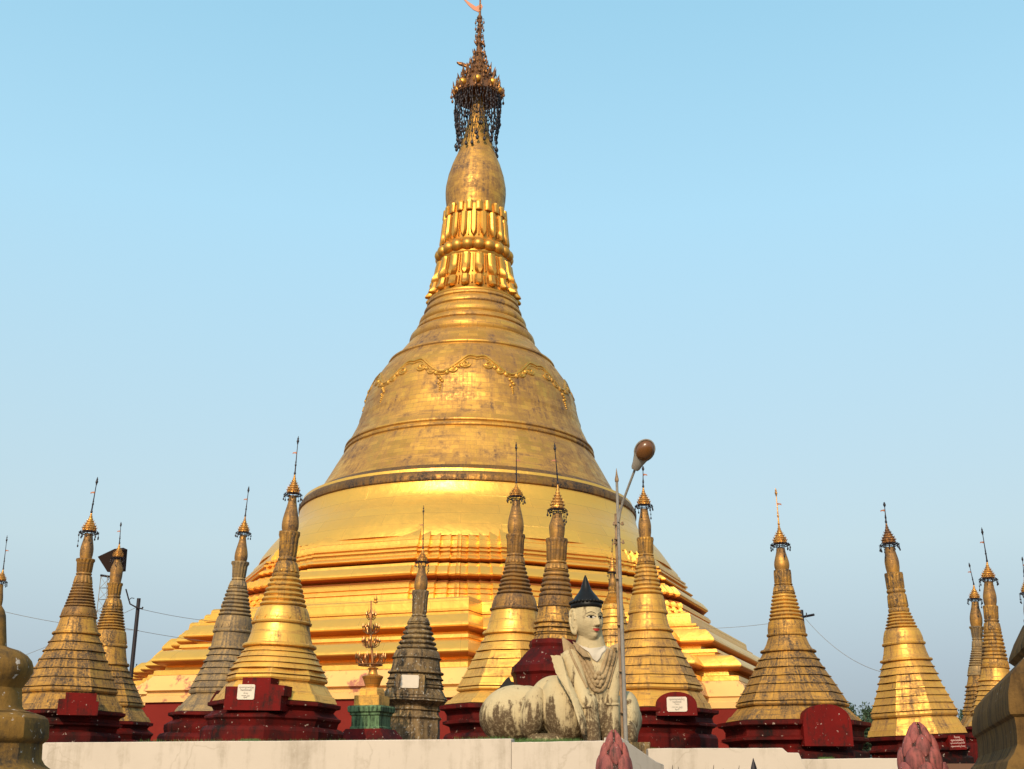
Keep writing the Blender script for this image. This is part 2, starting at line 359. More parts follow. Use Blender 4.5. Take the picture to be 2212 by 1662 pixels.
# square redented terraces ---------------------------------------------------
ROT = R(-22)
q = [(.46, 1), (.46, .9), (.56, .9), (.56, .81), (.65, .81), (.65, .74), (.74, .74), (.74, .65), (.81, .65), (.81, .56), (.9, .56), (.9, .46), (1, .46)]
q = [(x, y) for x, y in q][::-1]        # CCW order from +x side to +y side
sq = []
for k in range(4):
    c, s_ = math.cos(k * PI / 2 + ROT), math.sin(k * PI / 2 + ROT)
    sq += [(x * c - y * s_, x * s_ + y * c) for x, y in q]
KX = .46*math.cos(ROT) - math.sin(ROT); KX = .46*math.cos(R(22)) + math.sin(R(22)); KD = math.cos(R(22)) - .46*math.sin(R(22))     # left end of the main face
def sqk(x, y):
    """left outline pixel -> (half side a, local z)"""
    a = 30.0
    for _ in range(5):
        w = at(x, y, DP - KD * a); a = (PX0 - w.x) / KX
    return (a, w.z - PLAT)
def bull(a, z0, z1, out, k=8):
    """bulging moulding from z0 up to z1: flat-ish sloping top, round nose, undercut"""
    return [(a + out * o_, lerp(z0, z1, t)) for t, o_ in ((0, .25), (.07, .62), (.14, .84), (.22, .96), (.30, 1.0), (.38, .985), (.5, .90), (.68, .74), (.85, .58), (1, .40))]
A = {k: sqk(*v) for k, v in dict(pl_t=(318, 1526), wz=(322, 1464), t2b=(323, 1444), t2t=(341, 1414), s1=(383, 1412), s2=(391, 1400),
     t1b=(391, 1391), t1t=(421, 1359), u1=(444, 1345), u2=(458, 1322)).items()}
b = MB(); a0, z0 = A['pl_t']
b.section([(a0 + .25, 0), (a0 + .25, z0)], sq); b.build('base_wall', M['red_wall'], main)
b = MB(); a1, z1 = A['wz']
b.section([(a0 + .5, z0 + .004), (a0 + .5, z0 + .5), (a0 + .2, z0 + .6), (a0 + .2, z0 + .9), (a0 + .55, z0 + 1.0), (a0 + .4, z0 + 1.25), (a1 + .1, lerp(z0, z1, .8)), (a1 - .3, z1 - .1)], sq)
b.build('worn_plinth', M['plinth'], main)
b = MB(); pr = []
(a2, z2), (a3, z3), (a4, z4), (a5, z5), (a6, z6), (a7, z7), (a8, z8), (a9, z9) = [A[k] for k in ('t2b', 't2t', 's1', 's2', 't1b', 't1t', 'u1', 'u2')]
a2 -= 1.35; a6 -= 1.35
pr += [(a1 - .25, z1 - .1), (a1 - .3, lerp(z1, z2, .4)), (a1 - .75, lerp(z1, z2, .5)), (a2 + .1, lerp(z1, z2, .52)), (a2, z2)]
pr += bull(a2, z2, z3, 1.35)
pr += [(a3 - .3, z3 + .05), (lerp(a3, a4, .8), lerp(z3, z4, .3) + .15), (a4 + .15, z4), (a4 - .25, z4 + .02), (a4 - .25, lerp(z4, z5, .4)), (a5 + .3, lerp(z4, z5, .45)), (a5 + .2, z5), (a6 - .05, z5 + .03), (a6, z6)]
pr += bull(a6, z6, z7, 1.35)
pr += [(a7 - .2, z7 + .02), (a7 - .35, z7 + .12), (a7 - .35, z7 + .3), (a8 + .45, z7 + .33), (a8 + .45, lerp(z7, z8, .45)), (a8 - .05, lerp(z7, z8, .48)), (a8 - .05, lerp(z7, z8, .62)), (a8 + .3, lerp(z7, z8, .65)), (a8 + .3, lerp(z7, z8, .95)), (a8 - .2, z8),
       (a9 + .2, lerp(z8, z9, .85)), (a9, z9), (a9 - 5, z9 + .05)]
b.section(pr, sq); st_ = b.build('square_terraces', M['gold_new'], main, sharp=30)
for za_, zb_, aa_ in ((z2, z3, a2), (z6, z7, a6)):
    b = MB(); b.section([(a + .014, z) for a, z in bull(aa_, za_, zb_, 1.35)[:4]], sq, caps=False); b.build('underside_band', M['gold_red'], st_, sharp=30)  # red-brown strip laid over the underside of each bulging moulding

# octagon terraces with folded corners ----------------------------------------
oc = []
for k in range(8):
    th = ROT + PI / 2 + k * PI / 4                     # face normal
    nx, ny = math.cos(th), math.sin(th); tx, ty = -ny, nx
    hb = math.tan(PI / 8)
    us = [.235, .275, .315, .355, .395]
    off = [0, -.016, -.032, -.048, -.064, -.078]
    pts = []
    for i, u in enumerate(us): pts += [(u, off[i]), (u, off[i + 1])]
    uc = (1 + off[-1]) * hb
    side = [(-u, o) for u, o in reversed(pts)] + pts + [(uc, off[-1])]
    oc += [(nx * (1 + o) + tx * u, ny * (1 + o) + ty * u) for u, o in side]
KO = max(p[0] for p in oc)
def octk(Rc, y):
    """corner radius and the photo height of the corner that faces the camera"""
    Rc *= .95; w = at(1030, y, DP - Rc); return (Rc / KO, w.z - PLAT)
def og(*l): return [octk(r, y) for r, y in l]
b = MB()
tA0, tA1 = octk(26.5, 1251), octk(26.4, 1224); tB0, tB1 = octk(25.1, 1213), octk(25.0, 1200)
bandA = og((27.7, 1257.5), (26.5, 1252.5)) + bull(tA0[0], tA0[1], tA1[1], 1.1)[:3]
bandB = og((25.3, 1214), (25.1, 1213.2)) + bull(tB0[0], tB0[1], tB1[1], .9)[:3]
pr = og((28.3, 1330), (28.2, 1292), (28.05, 1281), (28.2, 1280.5), (28.15, 1277.5), (27.9, 1277), (27.75, 1270), (27.9, 1269.5), (27.9, 1262), (27.7, 1258), (26.5, 1253)) + bull(tA0[0], tA0[1], tA1[1], 1.1) + og((26.0, 1223), (25.9, 1216), (25.3, 1215), (25.1, 1213.5)) + bull(tB0[0], tB0[1], tB1[1], .9)
pr += og((25.2, 1199), (25.2, 1190), (25.5, 1189), (25.5, 1185), (25.0, 1184.5), (25.0, 1181), (25.3, 1180.5), (25.3, 1177), (24.8, 1176.5), (24.7, 1166), (24.5, 1164), (24.4, 1158), (24.0, 1150), (23.6, 1142), (22.2, 1138.5), (21, 1138))
b.section(pr, oc); ot = b.build('octagon_terraces', M['gold_new'], main, sharp=30)
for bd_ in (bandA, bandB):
    b = MB(); b.section([(a + .012, z) for a, z in bd_], oc, caps=False); b.build('underside_band', M['gold_red'], ot, sharp=30)  # same red-brown underside strip for the octagon mouldings

# drum, rim, bell, rings -------------------------------------------------------
def rlathe(name, keys, mat, n=128, extra=None, sharp=38, parent=None):
    b = MB(); b.lathe(rl(keys), n, uref=20 if keys[0][0] > 150 else 6); return b.build(name, mat, parent or main, sharp)
rlathe('drum', [(356, 1090), (361, 1108), (363, 1118), (366, 1132), (372, 1145), (385, 1160), (405, 1176), (425, 1198), (443, 1221), (448, 1232)], M['gold_new'])
rlathe('bell_rim', [(326, 1077), (333, 1079), (344, 1085), (354, 1092), (361, 1099), (365, 1106), (365, 1113), (360, 1119), (352, 1122)], M['gold_rim'])
bellk = [(178, 797), (182, 803), (190, 810), (199, 822), (206, 831), (214, 845), (221, 860), (228, 880), (233, 900), (238, 915), (239.5, 918), (239, 922), (246, 938), (256, 957), (263, 970), (268.5, 973), (269.5, 976), (267, 979), (271, 983), (271, 986), (268.5, 989), (276, 999), (289, 1020), (301, 1040), (314, 1061), (328, 1080)]
bell = rlathe('bell', bellk, M['gold_bell'])
rings = [(96, 655)]
lev = [(98, 665, 6), (104, 681, 8), (114, 703, 9), (120, 719, 7), (134, 742, 12)]
for h, y, dy in lev: rings += [(h - 4, y - dy * .95), (h - .5, y - dy * .6), (h + 1.5, y - dy * .1), (h + 1.8, y + dy * .35), (h - .5, y + dy * .75)]
rings += [(137, 752), (146, 762), (160, 779), (170, 788), (176, 791), (180, 793), (181, 796), (179, 799), (180, 802)]
rlathe('ring_spire', rings, M['gold_bell'])
budk = [(9, 200), (13, 225), (17, 250), (22, 272), (27, 292), (36, 320), (42, 338), (52, 360), (60, 384), (64.6, 407), (65.2, 420), (64.6, 432), (62, 453), (60.5, 470), (59.5, 480)]
rlathe('spire_bud', budk, M['gold_bell'], 64)

def core(name, keys, mat): return rlathe(name, keys, mat, 80)
# lotus and pearl bands: a core with petals standing proud of it
def petal_row(b, y0, h0, y1, h1, n, width, thick, tip, ph=0.0):
    """petals from photo height y0 (top) to y1 (bottom); tip>0 a rounded tip at the lower end that bulges"""
    (r0, z0), (r1, z1) = ring(h0, y0), ring(h1, y1)
    for k in range(n):
        th = 2 * PI * (k + ph) / n
        er = Vector((math.cos(th), math.sin(th), 0)); et = Vector((-er.y, er.x, 0))
        rows, m = [], 8
        for i in range(m + 1):
            t = i / m; r = lerp(r0, r1, t); z = lerp(z0, z1, t)
            w = width * r / n * PI; w *= 1 if t < .72 or not tip else math.sqrt(max(.02, 1 - ((t - .72) / .28) ** 2))
            th_ = thick * (1 + (tip * smooth((t - .5) / .35) if tip else 0)) * (1 if t < .9 else .75)
            p = er * (r - .15) + Vector((0, 0, z))
            rows.append([p - et * w, p - et * w * .92 + er * (thick * .55 + .15), p - et * w * .45 + er * (th_ + .15), p + et * w * .45 + er * (th_ + .15), p + et * w * .92 + er * (thick * .55 + .15), p + et * w])
        vs = [v for rw in rows for v in rw]; c = 6; fs = []
        for i in range(m):
            for j in range(c - 1): fs.append((i*c+j, (i+1)*c+j, (i+1)*c+j+1, i*c+j+1))
        fs.append(tuple(range(c))); fs.append(tuple(m*c + j for j in reversed(range(c))))
        b.add(vs, fs)
def band(name, keys, mat=M['gold_lotus']):
    return core(name, keys, mat)
lu = band('upper_lotus_band', [(62, 466), (63, 470), (64, 486), (66, 505), (67, 525), (68, 540), (70, 543), (72, 546), (70, 549)])
b = MB(); petal_row(b, 462, 63, 482, 65, 20, .72, .34, 0, .5); petal_row(b, 486, 64, 537, 69, 20, .70, .40, .1); petal_row(b, 490, 64, 536, 69, 20, .10, .20, 0, .5)
b.build('lotus_petals', M['gold_lotus'], lu)
pb = band('pearl_band', [(70, 549), (70.5, 556), (71, 564), (73, 566), (75, 569), (75, 572), (73, 575)])
b = MB(); r, z = ring(72, 558)
for k in range(20): th = 2*PI*(k+.5)/20; b.ball((r*math.cos(th), r*math.sin(th), z), .80, 14, 9)
b.build('pearls', M['gold_lotus'], pb)
ll = band('lower_lotus_band', [(73, 575), (76, 590), (79, 605), (82, 620), (85, 632), (89, 645), (94, 654), (97, 657), (97, 660), (94, 663)])
b = MB(); petal_row(b, 578, 75, 626, 84, 18, .70, .44, .6); petal_row(b, 578, 75, 618, 83, 18, .10, .22, 0, .5); petal_row(b, 628, 86, 652, 93, 20, .64, .5, .4, .5); petal_row(b, 628, 86, 646, 91, 20, .10, .25, 0, 0)
b.build('lotus_petals', M['gold_lotus'], ll)

# garland in relief on the bell shoulder
bell_prof = rl(bellk)
def bell_r(z):
    for (ra, za), (rb, zb) in zip(bell_prof, bell_prof[1:]):
        if za <= z <= zb: return lerp(ra, rb, (z - za) / (zb - za + 1e-9))
    return bell_prof[-1][0]
def bp(th, y, lift=-.03):
    z = ring(205, y)[1]; r = bell_r(z) + lift; return (r * math.cos(th), r * math.sin(th), z)
gm = MB(); NG = 10
for k in range(NG):
    t0 = -PI/2 + R(-13) + 2 * PI * k / NG; w = 2 * PI / NG
    for sgn in (-1, 1):
        for off, rad in ((0, .19), (6, .13)):
            pts = []
            for i in range(17):
                t = i / 16.0                     # from crest (t=0) to the pendant (t=1)
                yy = 838 + off + 34 * smooth((t - .2) / .8) - 3 * math.sin(PI * min(1, t * 2.2))
                pts.append(bp(t0 + sgn * w / 2 * (1 - t), yy))
            gm.tube(pts, rad, 6)
        for (tc, yc, rr) in ((.33, 856, .075), (.16, 866, .055)):
            pts = []
            for i in range(20):
                a = i / 19.0 * 3.4 * PI; q_ = 1 - i / 24.0
                pts.append(bp(t0 + sgn * w * (tc + rr * q_ * math.cos(a)), yc + 8.5 * q_ * math.sin(a)))
            gm.tube(pts, .17, 6)
        for (tc, yc, rr) in ((.24, 861, .24), (.08, 874, .26)):
            gm.ball(bp(t0 + sgn * w * tc, yc), (rr, rr, rr * 1.3), 8, 6)
    for i in range(8): gm.ball(bp(t0 + (.016 * (i % 3 - 1) if i < 5 else 0), 884 + i * 4.2), .24 * (1 - i * .07), 8, 6)
gm.build('garland_relief', M['gold_relief'], bell)

# crown (umbrella) at the very top
crk = [(3, 60), (4, 75), (4.5, 90), (6, 96), (5, 98), (6.5, 112), (9, 118), (8, 120), (11, 134), (15, 138), (13, 141), (17, 150), (22, 154), (20, 157), (25, 166), (30, 169), (28, 172), (34, 181), (39, 184), (38, 187), (43, 198), (47, 206), (50, 212), (47, 214), (30, 208)]
crown = rlathe('crown', crk, M['crown_big'], 40, sharp=30)
b = MB()
for h, y, n in ((50, 208, 22), (40, 184, 18), (31, 169, 16), (23, 154, 14), (16, 138, 12), (10, 118, 10), (7, 96, 8)):
    r, z = ring(h, y)
    for k in range(n):
        th = 2 * PI * (k + rnd.random() * .3) / n; e = Vector((math.cos(th), math.sin(th), 0)); p = e * r + Vector((0, 0, z))
        s = .35 + .25 * (h > 30)
        b.tube([p, p + e * s * .5 + Vector((0, 0, s * .9)), p + e * s * .75 + Vector((0, 0, s * 2.0 * rnd.uniform(.7, 1.2)))], [s * .30, s * .26, .02], 5)
        if rnd.random() < .8:
            q_ = p + e * s * .75 + Vector((0, 0, s * .9)); b.tube([q_, q_ + Vector((0, 0, -s * 1.2))], .05, 4); b.ball(q_ + Vector((0, 0, -s * 1.4)), (.16, .16, .26), 6, 5)
b.build('crown_leaves', M['crown_big'], crown)
for k in range(8):
    th = -PI/2 + 2 * PI * k / 8; r, z = ring(45, 196); b = MB(); b.ball((r*math.cos(th), r*math.sin(th), z), .62, 10, 7); b.build('crown_boss', M['gold_lotus'], crown)
b = MB()
for k in range(56):
    th = 2 * PI * (k + rnd.random() * .7) / 56
    yb = rnd.choice((268, 285, 296, 305, 318, 328)); pts = []
    m = 10
    for i in range(m + 1):
        t = i / m; y = lerp(211, yb, t)
        hw = 49 + 1.5 * math.sin(t * 9 + k) - 8 * smooth((y - 250) / 60.0) + (6 * smooth((y - 300) / 26.0))
        r, z = ring(hw, y); pts.append(Vector((r*math.cos(th + .03*math.sin(i*1.7+k)), r*math.sin(th + .03*math.sin(i*1.7+k)), z)))
    b.tube(pts, .055, 4)
    for i in range(1, m + 1):
        if rnd.random() < .8: b.ball(pts[i], (.12, .12, .22), 5, 4)
    b.ball(pts[-1] - Vector((0, 0, .2)), (.2, .2, .32), 6, 5)
for y, hw in ((218, 49), (232, 48.5), (246, 46), (262, 43), (278, 41)):
    for k in range(26):
        if rnd.random() < .45:
            ta = 2*PI*k/26; r, z = ring(hw, y)
            b.tube([(r*math.cos(ta+j*.06), r*math.sin(ta+j*.06), z - .35*math.sin(PI*j/4)) for j in range(5)], .06, 4)
b.build('crown_bell_strings', M['iron'], crown)
b = MB(); r, z0_ = ring(3, 66); _, z1_ = ring(3, -12)
b.tube([(0, 0, z0_ - 1), (0, 0, z0_ + 1.2), (0, 0, z1_)], [.26, .2, .09], 8)
for y, rr in ((92, .42), (80, .38), (66, .34), (56, .32), (47, .30), (39, .36)): b.ball((0, 0, ring(3, y)[1]), (rr, rr, rr * 1.3), 8, 6)
for y in (47, 62, 78):
    z = ring(3, y)[1]
    for k in range(6):
        th = 2*PI*k/6 + y; e = Vector((math.cos(th), math.sin(th), 0)); p = Vector((0, 0, z)) + e * .55
        b.tube([(0, 0, z + .3), p + Vector((0, 0, .4)), p], .05, 4); b.ball(p - Vector((0, 0, .2)), (.13, .13, .24), 5, 4)
rod = b.build('vane_rod', M['crown_big'], main)
b = MB(); zt = ring(3, 28)[1]
b.prism([(0, 0), (.35, 1.0), (.15, 1.4), (-.55, .95), (-1.3, 1.5), (-2.1, 2.2), (-2.3, 2.2), (-1.6, 1.2), (-.9, .45)], (0, -.05, zt), (1, 0, 0), (0, 0, 1), (0, 1, 0), .1)
b.build('vane', M['flag'], rod)
b = MB(); zt = ring(10, 148)[1]; b.prism([(-1.3, 0), (-2.6, .5), (-2.9, .8), (-2.2, .75), (-1.4, .35)], (0, -.3, zt), (1, 0, 0), (0, 0, 1), (0, 1, 0), .4)
b.build('crown_lobe', M['crown_big'], crown)

# weed growing from a crack in the drum
def leaf_clump(b, c, rad, n, size, seed=0, flatten=1.0):
    rr = random.Random(seed)
    for _ in range(n):
        d = Vector((rr.gauss(0, 1), rr.gauss(0, 1), rr.gauss(0, 1) * flatten)).normalized() * rad * rr.random() ** .5
        p = Vector(c) + d; e = Euler((rr.uniform(0, 6.3), rr.uniform(0, 6.3), rr.uniform(0, 6.3))).to_matrix(); s = size * rr.uniform(.6, 1.3)
        b.add([p + e @ Vector(v) for v in ((-s*.5, 0, 0), (0, -s*.28, s*.06), (s*.5, 0, 0), (0, s*.28, s*.06))], [(0, 1, 2, 3)])
wp = at(840, 1143, DP - 20.3)
b = MB(); leaf_clump(b, (0, 0, .35), .42, 160, .22, 5); wd = b.build('weed', M['leaf']); wd.location = wp
tag(wd, 'small green weed growing from a crack in the bright gold drum', 'plant')

# ------------------------------------------------------------------ small stupas
def octm(ph, blend):
    """octagon radius factor: corners at 1; blend per ring 0 round .. 1 octagon"""
    def f(th, j):
        a = (th - ph) % (PI / 4) - PI / 8
        o = math.cos(PI / 8) / math.cos(a)          # face normals at ph + k*45deg + 22.5
        return lerp(1.0, o, blend(j) if callable(blend) else blend)
    return f
def flute(n, amp, rows):
    return lambda th, j: 1 + (amp * (abs(math.cos(th * n / 2)) - .6) if j in rows else 0)

def stupa(label, D, A, B, tip, K, facet=0.0, up='g', low='g', base='red', nrings=7, nsteps=6, bands='zigzag', base_prof=None, base_mat=None, seed=0, budm='gb', octf=(.02, .45), dark_crown=False, group='small stupas around the great pagoda', basekind='oct'):
    """A low axis pixel, B high axis pixel (crown foot); K: name -> (photo y, half width px)"""
    rr = random.Random(seed)
    wa, wb = at(A[0], A[1], D), at(B[0], B[1], D)
    tl = math.atan2(wb.x - wa.x, wb.z - wa.z)
    k = (PLAT - wa.z) / (wb.z - wa.z); root_x = wa.x + k * (wb.x - wa.x)
    o = empty('stupa', (root_x, D, PLAT), (0, tl, 0), label=label, cat='stupa', group=group)
    def loc(px, py):
        w = at(px, py, D); dx, dz = w.x - root_x, w.z - PLAT
        return (dx * math.cos(tl) - dz * math.sin(tl), dx * math.sin(tl) + dz * math.cos(tl))
    def rs(y, hw):
        x = lerp(A[0], B[0], (y - A[1]) / (B[1] - A[1])); w = at(x, y, D)
        return hw * pxm(D, w.z), loc(x, y)[1]
    P = {n: rs(*v) for n, v in K.items()}
    view = math.atan2(-D, -root_x)                         # direction towards the camera
    ph = view + facet - PI / 8
    mu, ml = M[up], M[low]
    # --- bud
    (r0, s0), (r1, s1), (rf, sf) = P['bs'], P['bm'], P['fl']
    pr = [(r1 * .86, sf), (r1 * .97, lerp(sf, s1, .5)), (r1, s1)]
    for i in range(1, 9): t = i / 8; pr.append((lerp(r1, r0, smooth(t)), lerp(s1, s0, t)))
    b = MB(); b.lathe(pr, 24, wob=.012, ws=seed); b.build('bud', M[budm], o)
    # --- lotus band
    (rw, sw), (rt, st) = P['wa'], P['rt']
    h1, h2 = sf - sw, sw - st
    pr = [(rt * .97, st), (rt, st + .05 * h2), (rt, st + .14 * h2), (rt * .86, st + .2 * h2), (rt * .93, st + .24 * h2), (lerp(rt, rw, .7), st + .75 * h2), (rw * .96, st + .84 * h2), (rw * 1.1, st + .9 * h2), (rw * 1.1, sw - .02 * h2), (rw * .96, sw + .05 * h1),
          (lerp(rw, rf, .1), sw + .1 * h1), (lerp(rw, rf, .4), sf - .25 * h1), (rf * .98, sf - .12 * h1), (rf, sf - .08 * h1), (rf, sf - .02 * h1), (r1 * .9, sf)]
    b = MB(); b.lathe(pr, 64, mult=flute(14, .14, {4, 5, 10, 11, 12})); b.build('lotus_band', M['gd'] if up in ('g', 'g2') else mu, o, sharp=50)
    # --- rings
    (rb, sb) = P['rb']; pr = []
    for i in range(nrings):
        t0, t1 = i / nrings, (i + 1) / nrings
        ra, rz = lerp(rb, rt, t0), lerp(rb, rt, t1); za, zb = lerp(sb, st, t0), lerp(sb, st, t1)
        g_ = .90 + .02 * rr.random()
        pr += [(ra * g_, za), (ra * 1.0, lerp(za, zb, .12)), (ra * 1.025, lerp(za, zb, .35)), (lerp(ra, rz, .6) * 1.01, lerp(za, zb, .65)), (rz * g_, lerp(za, zb, .85))]
    pr.append((rt * .9, st)); b = MB(); b.lathe(pr, 40, wob=.012, ws=seed); b.build('ring_spire', mu, o, sharp=50)
    # --- band + bell
    (rd, sd_), (rg, sg) = P['bd'], P['bb']
    hb_ = sb - sd_
    b = MB(); b.lathe([(rd * .93, sd_ - .012), (rd * 1.02, sd_ + .02 * hb_), (rd * 1.035, sd_ + .1 * hb_), (rd * 1.01, sd_ + .15 * hb_), (rd * .955, sd_ + .18 * hb_), (lerp(rd, rb, .28), lerp(sd_, sb, .45)), (lerp(rd, rb, .55), lerp(sd_, sb, .75)), (lerp(rd, rb, .8), lerp(sd_, sb, .93)), (rb * .9, sb)], 48)
    bd = b.build('bell_band', ml if up == low or bands == 'garland' else mu, o)
    b = MB(); n2 = 14; m2 = n2 * 6; pts = []
    for i in range(m2):
        th = 2 * PI * i / m2; c = (i % 6) / 6.0
        t = abs(c * 2 - 1) if bands == 'zigzag' else .45 + .5 * abs(math.sin(PI * c))
        tt = lerp(.24, .80, t); r = lerp(rd, rb, tt ** 1.2) * 1.0; pts.append((r * math.cos(th), r * math.sin(th), lerp(sd_, sb, tt)))
    b.tube(pts, rd * .022, 5, closed=True); b.build('band_relief', ml if up == low else mu, bd)
    hg = sd_ - sg; pr = [(rg * .88, sg - .012), (rg * .97, sg - .006), (rg * 1.02, sg + .03 * hg), (rg * 1.02, sg + .10 * hg), (rg * .99, sg + .15 * hg), (rg * .91, sg + .17 * hg), (lerp(rg * .93, rd * .95, .3), sg + .3 * hg), (lerp(rg * .93, rd * .95, .62), sg + .55 * hg), (rd * .95, sd_)]
    b = MB(); b.lathe(pr, 56, wob=.006, ws=seed); b.build('bell', ml, o)
    # --- terraces
    (ro, so), (rk, sk) = P['ob'], P['sk']
    pr, bl = [], []
    def ad(r, s, w): pr.append((r, s)); bl.append(w)
    for i in range(nsteps):
        t0, t1 = i / nsteps, (i + 1) / nsteps
        ra, rz = lerp(rg * .92, ro, t0), lerp(rg * .92, ro, t1); za, zb = lerp(sg, so, t0), lerp(sg, so, t1)
        w = smooth((t0 - octf[0]) / octf[1]); h = za - zb; j_ = rr.uniform(.9, 1.1)
        ad(lerp(ra, rz, .12) - .02, za - .002, w); ad(lerp(ra, rz, .74), zb + .24 * h, w); ad(lerp(ra, rz, .76) + .045 * j_, zb + .2 * h, w); ad(lerp(ra, rz, .82) + .05 * j_, zb + .09 * h, w); ad(lerp(ra, rz, .7) - .06, zb + .07 * h, w); ad(lerp(ra, rz, .9) - .06, zb + .002, w)
    hs_ = so - sk
    for r, s in ((ro * .98, so), (ro * 1.0, so - .03 * hs_), (ro * 1.015, so - .12 * hs_), (ro * 1.0, so - .2 * hs_), (ro * .955, so - .22 * hs_), (ro * .955, so - .27 * hs_), (ro * .985, so - .29 * hs_), (lerp(ro, rk, .55), so - .7 * hs_), (lerp(ro, rk, .62) + .03, so - .72 * hs_), (rk * .985, sk + .1 * hs_), (rk, sk + .02)): ad(r, s, 1)
    b = MB(); b.lathe(pr[::-1], 64, mult=octm(ph, lambda j: bl[::-1][j]), ph=ph - PI / 2, wob=.006, ws=seed); b.build('terraces', ml, o, sharp=25)
    # --- base
    if base_prof is None:
        (rF, sF), (rB, sB) = P['rf'], P['rd']
        sB = max(min(sB, sk * .6), .25)
        base_pr = [(rB * 1.03, 0), (rB * 1.03, sB * .9), (rB, sB), (rB * .93, sB + .06 * (sk - sB)), (rB * .95, lerp(sB, sk, .25)), (lerp(rB, rF, .5), lerp(sB, sk, .34)), (lerp(rB, rF, .5) * 1.0, lerp(sB, sk, .42)), (lerp(rB, rF, .4) * .95, lerp(sB, sk, .48)), (rF * .90, lerp(sB, sk, .66)), (rF * .93, lerp(sB, sk, .78)), (rF * .99, lerp(sB, sk, .82)), (rF, lerp(sB, sk, .85)), (rF, lerp(sB, sk, .97)), (rk * .95, sk + .015)]
    else:
        base_pr = [rs(y, h)[::1] for y, h in base_prof][::-1]
        base_pr = [(base_pr[0][0], 0)] + [(r, s) for r, s in base_pr if s > 0.02]
    b = MB()
    if basekind == 'oct': b.lathe(base_pr, 64, mult=octm(ph, 1.0), ph=ph - PI / 2, wob=.005, ws=seed)
    else: b.section([(r * .8, s) for r, s in base_pr], [(math.cos(ph + a) * c_, math.sin(ph + a) * c_) for a, c_ in ((0, 1), (R(40), 1.06), (R(50), 1.06), (R(90), 1), (R(130), 1.06), (R(140), 1.06), (R(180), 1), (R(220), 1.06), (R(230), 1.06), (R(270), 1), (R(310), 1.06), (R(320), 1.06))])
    bs_ = b.build('base', M[base], o, sharp=25)
    # --- crown
    (rc, sc_) = P['hb']; (cx_, sct) = loc(*K_top(K, A, B)); H = sct - sc_
    prc = []; nt = 9
    def onion(t):
        pts_ = [(0, .70), (.08, .80), (.18, .76), (.3, .58), (.45, .38), (.62, .22), (.8, .11), (1, .03)]
        for (ta, va), (tb, vb) in zip(pts_, pts_[1:]):
            if t <= tb: return lerp(va, vb, (t - ta) / (tb - ta)) * rc
        return .03 * rc
    for i in range(nt):
        t, t2 = i / nt, (i + .8) / nt
        prc += [(onion(t) * .92, sc_ + H * t), (onion(t) * 1.05, sc_ + H * (t + .012)), (onion(t) * 1.03, sc_ + H * (t + .035)), (onion(t2) * .95, sc_ + H * t2)]
    prc.append((rc * .03, sct)); b = MB(); b.lathe([(rc * .45, sc_ + H * .05)] + prc, 20); mc = M['crown_big'] if dark_crown else M['crown']
    cr = b.build('crown', mc, o, sharp=40)
    b = MB()
    for i in range(5):
        t = i / nt + .02; r = onion(t) * 1.0; n_ = 14 - i * 2
        for k_ in range(n_):
            th = 2 * PI * (k_ + .5 * (i % 2)) / n_; e = Vector((math.cos(th), math.sin(th), 0)); p = e * r + Vector((0, 0, sc_ + H * t)); q2 = rc * .13
            b.tube([p, p + e * q2 * .7 + Vector((0, 0, q2 * .5)), p + e * q2 * .75 + Vector((0, 0, q2 * 1.5))], [q2 * .36, q2 * .3, .004], 4)
    b.build('crown_leaves', mc, cr)
    b = MB(); nb = 12
    rr_ = rc * 1.0
    b.tube([(rr_ * math.cos(2*PI*i/24), rr_ * math.sin(2*PI*i/24), sc_ - rc * .28) for i in range(24)], rc * .05, 4, closed=True)
    b.tube([(rr_ * .8 * math.cos(2*PI*i/24), rr_ * .8 * math.sin(2*PI*i/24), sc_ - rc * .12) for i in range(24)], rc * .05, 4, closed=True)
    for k_ in range(nb):
        th = 2 * PI * k_ / nb + rr.random() * .2; e = Vector((math.cos(th), math.sin(th), 0)); a_ = e * rc * .92 + Vector((0, 0, sc_))
        c_ = e * rr_ + Vector((0, 0, sc_ - rc * .28)); b.tube([a_, (a_ + c_) / 2 + e * rc * .1, c_, c_ + e * rc * .2 + Vector((0, 0, rc * .12))], rc * .055, 4)
        b.tube([e * r0 * 1.02 + Vector((0, 0, sc_ - rc * .45)), c_], rc * .04, 4)
        ln = rc * rr.choice((.35, .5, .6, 1.3, 1.5) if rr.random() < .4 else (.3, .5))
        e2 = c_ + e * rc * .15
        b.tube([e2, e2 - Vector((0, 0, ln))], rc * .03, 4); b.ball(e2 - Vector((0, 0, ln)), (rc * .1, rc * .1, rc * .17), 6, 5)
        if ln > rc: b.ball(e2 - Vector((0, 0, ln * .6)), (rc * .08, rc * .08, rc * .12), 6, 5)
    b.build('bell_ring', M['iron'], cr)
    # --- rod with vane
    tx, tz = loc(*tip); b = MB(); L_ = tz - sct
    pt = lambda t: Vector((lerp(cx_ * 0, tx, t), 0, lerp(sct - .05, tz, t)))
    b.tube([pt(0), pt(.5), pt(1)], [rc * .10, rc * .06, rc * .045], 5)
    for t, q2 in ((.0, .15), (.22, .13), (.3, .10), (.86, .17), (.93, .12), (.8, .1)): b.ball(pt(t), (rc * q2, rc * q2, rc * q2 * 1.5), 6, 5)
    rd_ = b.build('vane_rod', M['iron'] if rr.random() < .8 else mc, o)
    b = MB(); p = pt(.52); sg_ = -1 if rr.random() < .6 else 1
    b.prism([(0, 0), (.3 * sg_, .1), (.55 * sg_, .02), (.5 * sg_, .2), (.1 * sg_, .28), (0, .22)], p, (rc, 0, 0), (0, 0, rc), (0, 1, 0), .02); b.build('vane', M['flag'], rd_)
    if len(K['hb']) > 0: pass
